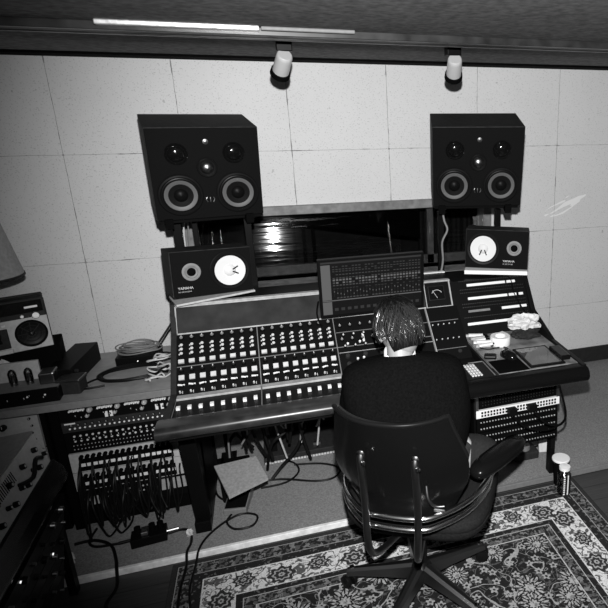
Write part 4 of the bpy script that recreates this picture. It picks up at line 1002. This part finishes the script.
pe = thing('person', 'person with short dark hair in a black jacket, seated at the console with head bowed', 'person', T(PX, PY, 0))
PO = T(-PX, -PY, 0)
hip = (.47, 1.97, .60); shL, shR, nk = (.262, 2.045, .945), (.635, 2.015, .945), (.435, 2.045, 1.00)
head = Vector((.447, 2.112, 1.112))
elL, wrL = (.245, 2.15, .70), (.30, 2.38, .80)
elR, wrR = (.675, 2.16, .71), (.60, 2.37, .81)
kL, kR = (.60, 2.36, .50), (.845, 2.08, .49); aL, aR = (.62, 2.42, .13), (.72, 2.30, .13)
body = [[(*hip, .14, .11), (.465, 1.985, .72, .13, .10), (.455, 2.01, .85, .15, .10), (.445, 2.03, .94, .12, .08), (*nk, .055, .055), (.442, 2.075, 1.06, .052, .052), (.445, 2.10, 1.10, .066, .075), (.448, 2.13, 1.15, .078, .088), (.45, 2.15, 1.19, .068, .075)],
        [(.445, 2.03, .94, .12, .08), (.33, 2.045, .93, .07, .06), (*shL, .058), (elL[0], elL[1], elL[2], .040), (*wrL, .026), (.315, 2.41, .803, .028, .016)],
        [(.445, 2.03, .94, .12, .08), (.56, 2.02, .93, .07, .06), (*shR, .058), (elR[0], elR[1], elR[2], .040), (*wrR, .026), (.585, 2.405, .812, .028, .016)],
        [(*hip, .14, .11), (.50, 2.03, .57, .085), (*kL, .058), (*aL, .038), (.64, 2.50, .07, .032, .022)],
        [(*hip, .14, .11), (.55, 1.99, .57, .085), (*kR, .058), (*aR, .038), (.80, 2.40, .07, .032, .022)]]
bo = skin_mesh('body', body, M['skin'], pe, X=PO)
# fingers, part of the hands
def fingers(w, sgn):
    for k, (dx, ln) in enumerate(((-.020, .060), (-.007, .072), (.006, .067), (.018, .052))):
        bx_, by, bz = w[0]+dx, w[1]+.045, w[2]-.002
        skin_mesh('finger', [[(bx_, by-.02, bz, .009), (bx_, by+.01, bz+.004, .0085), (bx_+.001, by+.01+ln*.5, bz, .0078), (bx_+.002, by+.01+ln*.85, bz-.018, .0065)]], M['skin'], pe, X=PO)
    skin_mesh('thumb', [[(w[0]+sgn*.018, w[1]+.02, w[2]-.004, .011), (w[0]+sgn*.038, w[1]+.045, w[2]-.01, .0095), (w[0]+sgn*.040, w[1]+.072, w[2]-.016, .008)]], M['skin'], pe, X=PO)
fingers(wrL, 1); fingers(wrR, -1)
# shoes
for (a_, dx) in ((aL, .02), (aR, .06)):
    skin_mesh('shoe', [[(a_[0], a_[1]-.03, .075, .038, .036), (a_[0]+dx*.5, a_[1]+.05, .068, .042, .034), (a_[0]+dx, a_[1]+.15, .060, .040, .025), (a_[0]+dx*1.1, a_[1]+.20, .055, .03, .018)]], M['satin'], pe, X=PO)
# trousers
tro = [[(*hip, .155, .125), (.50, 2.03, .58, .105), (kL[0], kL[1], kL[2], .078), (aL[0], aL[1]-.01, aL[2]+.02, .058)],
       [(*hip, .155, .125), (.56, 1.99, .58, .105), (kR[0], kR[1], kR[2], .088), (aR[0], aR[1]-.01, aR[2]+.02, .058)]]
skin_mesh('trousers', tro, M['jeans'], pe, X=PO)
# shirt tail
MB().loft([[(x, y, z) for x, y, _ in rrect(.20, .125, 0, 28, 2.4, .49, 1.965)] for z in (.55,)]+[[(x, y, .66) for x, y, _ in rrect(.205, .125, 0, 28, 2.4, .488, 1.965)]]+[[(x, y, .72) for x, y, _ in rrect(.16, .11, 0, 28, 2.4, .475, 1.99)]]).build('shirt', M['shirt'], pe, smooth=1, X=PO)
# jacket torso: lofted rings, then sleeves
def jr(cx, cy, z, a, b, p=2.6, tilt=0, ya=-.10):
    out = []
    for x, y, _ in rrect(a, b, 0, 32, p):
        X_, Y_ = x*cos(ya)-y*sin(ya), x*sin(ya)+y*cos(ya)
        out.append((cx+X_, cy+Y_, z+tilt*y))
    return out
rings = [jr(.465, 1.965, .64, .195, .135), jr(.462, 1.965, .70, .215, .140), jr(.455, 1.975, .78, .238, .142), jr(.448, 1.99, .86, .248, .138), jr(.444, 2.01, .92, .246, .128, 2.5), jr(.442, 2.025, .965, .243, .116, 2.5), jr(.442, 2.033, 1.000, .228, .100, 2.3, -.06), jr(.443, 2.04, 1.022, .165, .082, 2.0, -.14), jr(.437, 2.045, 1.034, .078, .064, 2, -.25)]
jk_ = MB().loft(rings, cap=False).build('jacket', M['jacket'], pe, smooth=1, sub=1, X=PO)
for sh, el, wr in ((shL, elL, wrL), (shR, elR, wrR)):
    s1 = 1 if sh[0] > .45 else -1
    skin_mesh('sleeve', [[(sh[0]-.06*s1, sh[1], sh[2]-.01, .075), (sh[0], sh[1], sh[2]-.02, .078), (*[(a_+b_)/2 for a_, b_ in zip(sh, el)], .068), (*el, .060), (*[(a_*.5+b_*.5) for a_, b_ in zip(el, wr)], .052), (*[(a_*.15+b_*.85) for a_, b_ in zip(el, wr)], .042)]], M['jacket'], jk_)
# pale shirt collar / nape band
MB().loft([[(x, y, z_+.28*(2.06-y)*-1) for x, y, _ in rrect(a_, b_, 0, 28, 2, .437, cy_)] for a_, b_, z_, cy_ in ((.064, .058, 1.01, 2.052), (.061, .056, 1.040, 2.060), (.058, .052, 1.042, 2.060))], cap=False).build('shirt_collar', M['shirt'], pe, smooth=1, X=PO)
# face: nose, eyes, mouth, ears on the bowed head (axes of the head frame)
HX = T(*head) @ RZ(.22) @ RX(-.60) @ S(1.02, 1.02, 1.02)               # local +Y = face direction, bowed
def hb(m, nme, mt, **k): return m.build(nme, mt, pe, X=PO @ HX, **k)
def ell(a, b, c_, X=I4, n=20, k=12): return [[(a*sin(PI*j/k)*cos(2*PI*i/n), b*sin(PI*j/k)*sin(2*PI*i/n), -c_*cos(PI*j/k)) for i in range(n)] for j in range(1, k)]
skull = MB().loft([[(x*(1-.18*max(0, -z/.115)*(1 if y > 0 else 0)), y, z) for x, y, z in r_] for r_ in ell(.077, .095, .115, k=14)])
hb(skull, 'head', M['skin'], smooth=1, sub=1)
hb(MB().loft([[(-.009, .086, -.018), (.009, .086, -.018), (.012, .088, -.03), (-.012, .088, -.03)], [(-.006, .094, .01), (.006, .094, .01), (.009, .112, -.028), (-.009, .112, -.028)]]), 'nose', M['skin'], smooth=1, sub=1)
hb(MB().lathe([(.006, 0), (0, .004)], T(-.03, .086, .005) @ RX(-PI/2), 10).lathe([(.006, 0), (0, .004)], T(.03, .086, .005) @ RX(-PI/2), 10), 'eye', M['black'])
hb(MB().tube([(-.022, .082, -.055), (0, .090, -.053), (.022, .082, -.055)], .004, 6), 'mouth', M['grey'])
for sx in (-1, 1):
    m = MB().loft([[(sx*(.073+t_), .0+.016*cos(2*PI*i/12)*k_-.006, -.012+.028*sin(2*PI*i/12)*k_) for i in range(12)] for t_, k_ in ((0, .8), (.012, 1), (.015, .8), (.009, .5))])
    hb(m, 'ear', M['skin'], smooth=1)
# hair: cap plus many strands
rings = []
for j, r_ in enumerate(ell(.088, .106, .128, k=16, n=28)): rings.append([(x*(1+.02*sin(7*i+j)), y*(1+.03*sin(5*i+2*j)), z) for i, (x, y, z) in enumerate(r_) if True])
vs = [p for r_ in rings for p in r_]; n = 28; fs = []
for j in range(len(rings)-1):
    for i in range(n):
        a, b_, c_, d_ = j*n+i, j*n+(i+1) % n, (j+1)*n+(i+1) % n, (j+1)*n+i
        x = sum(vs[q_][0] for q_ in (a, b_, c_, d_))/4; y = sum(vs[q_][1] for q_ in (a, b_, c_, d_))/4; z = sum(vs[q_][2] for q_ in (a, b_, c_, d_))/4
        if z > .028 or (y < .012 and z > -.01) or (y < -.035 and z > -.085) : fs.append((a, b_, c_, d_))
top = len(vs); vs.append((0, 0, .128)); L_ = (len(rings)-1)*n
for i in range(n): fs.append((L_+i, L_+(i+1) % n, top))
hair = hb(MB().add(vs, fs), 'hair', M['hair'], smooth=1)
st = MB()
st2 = MB()
for i in range(1100):
    th = R.uniform(0, 2*PI); ph = R.uniform(.0, 1.9)
    def hp(t_, l_): 
        a_ = ph+t_; x, y, z = .088*sin(a_)*cos(th), .106*sin(a_)*sin(th), .128*cos(a_)
        return (x*(1+l_), y*(1+l_), z*(1+l_))
    ln = R.uniform(.35, .8)
    if sin(th) > .3 and ph > .9: continue
    e_ = R.uniform(.01, .12)
    lim = 1.38+.92*max(0, -sin(th))**.8
    if ph+ln > lim: ln = lim-ph
    sw_ = R.uniform(-.9, .9); P_ = []
    for q_ in range(5):
        t_ = ln*q_/4; th0 = th+sw_*t_; a_ = ph+t_; l_ = .01+e_*(q_/4)
        P_.append((.088*sin(a_)*cos(th0)*(1+l_), .106*sin(a_)*sin(th0)*(1+l_), .128*cos(a_)*(1+l_)))
    (st if (ph+ln > 1.25 and sin(th) < .1) else st2).tube(P_, lambda t_: .0022*(1-.7*t_), 4, sm=1)
o = st2.build('crown_hair', M['hair'], hair, smooth=1); o['kind'] = 'stuff'
o = st.build('nape_hair', M['hair_streak'], hair, smooth=1); o['kind'] = 'stuff'  # paler, shinier copy of the hair puts flash streaks into these strands

# ------------------------------------------------------------------ light: on-camera flash plus a dim room
fl_ = bpy.data.lights.new('camera_flash', 'SPOT'); fl_.energy = 570; fl_.spot_size = math.radians(96); fl_.spot_blend = .72; fl_.shadow_soft_size = .02
fo = bpy.data.objects.new('camera_flash', fl_); C.objects.link(fo)
fo.location = Vector((0, 0, H))+u2*.17
aim = fw+u2*.06+rt*.06; fo.rotation_euler = aim.to_track_quat('-Z', 'Y').to_euler()
wd = bpy.data.worlds.new('world'); bpy.context.scene.world = wd; wd.use_nodes = True
wd.node_tree.nodes['Background'].inputs[0].default_value = (.02, .02, .02, 1)
vs_ = bpy.context.scene.view_settings; vs_.view_transform = 'Standard'; vs_.look = 'None'; vs_.exposure = 0; vs_.gamma = 1
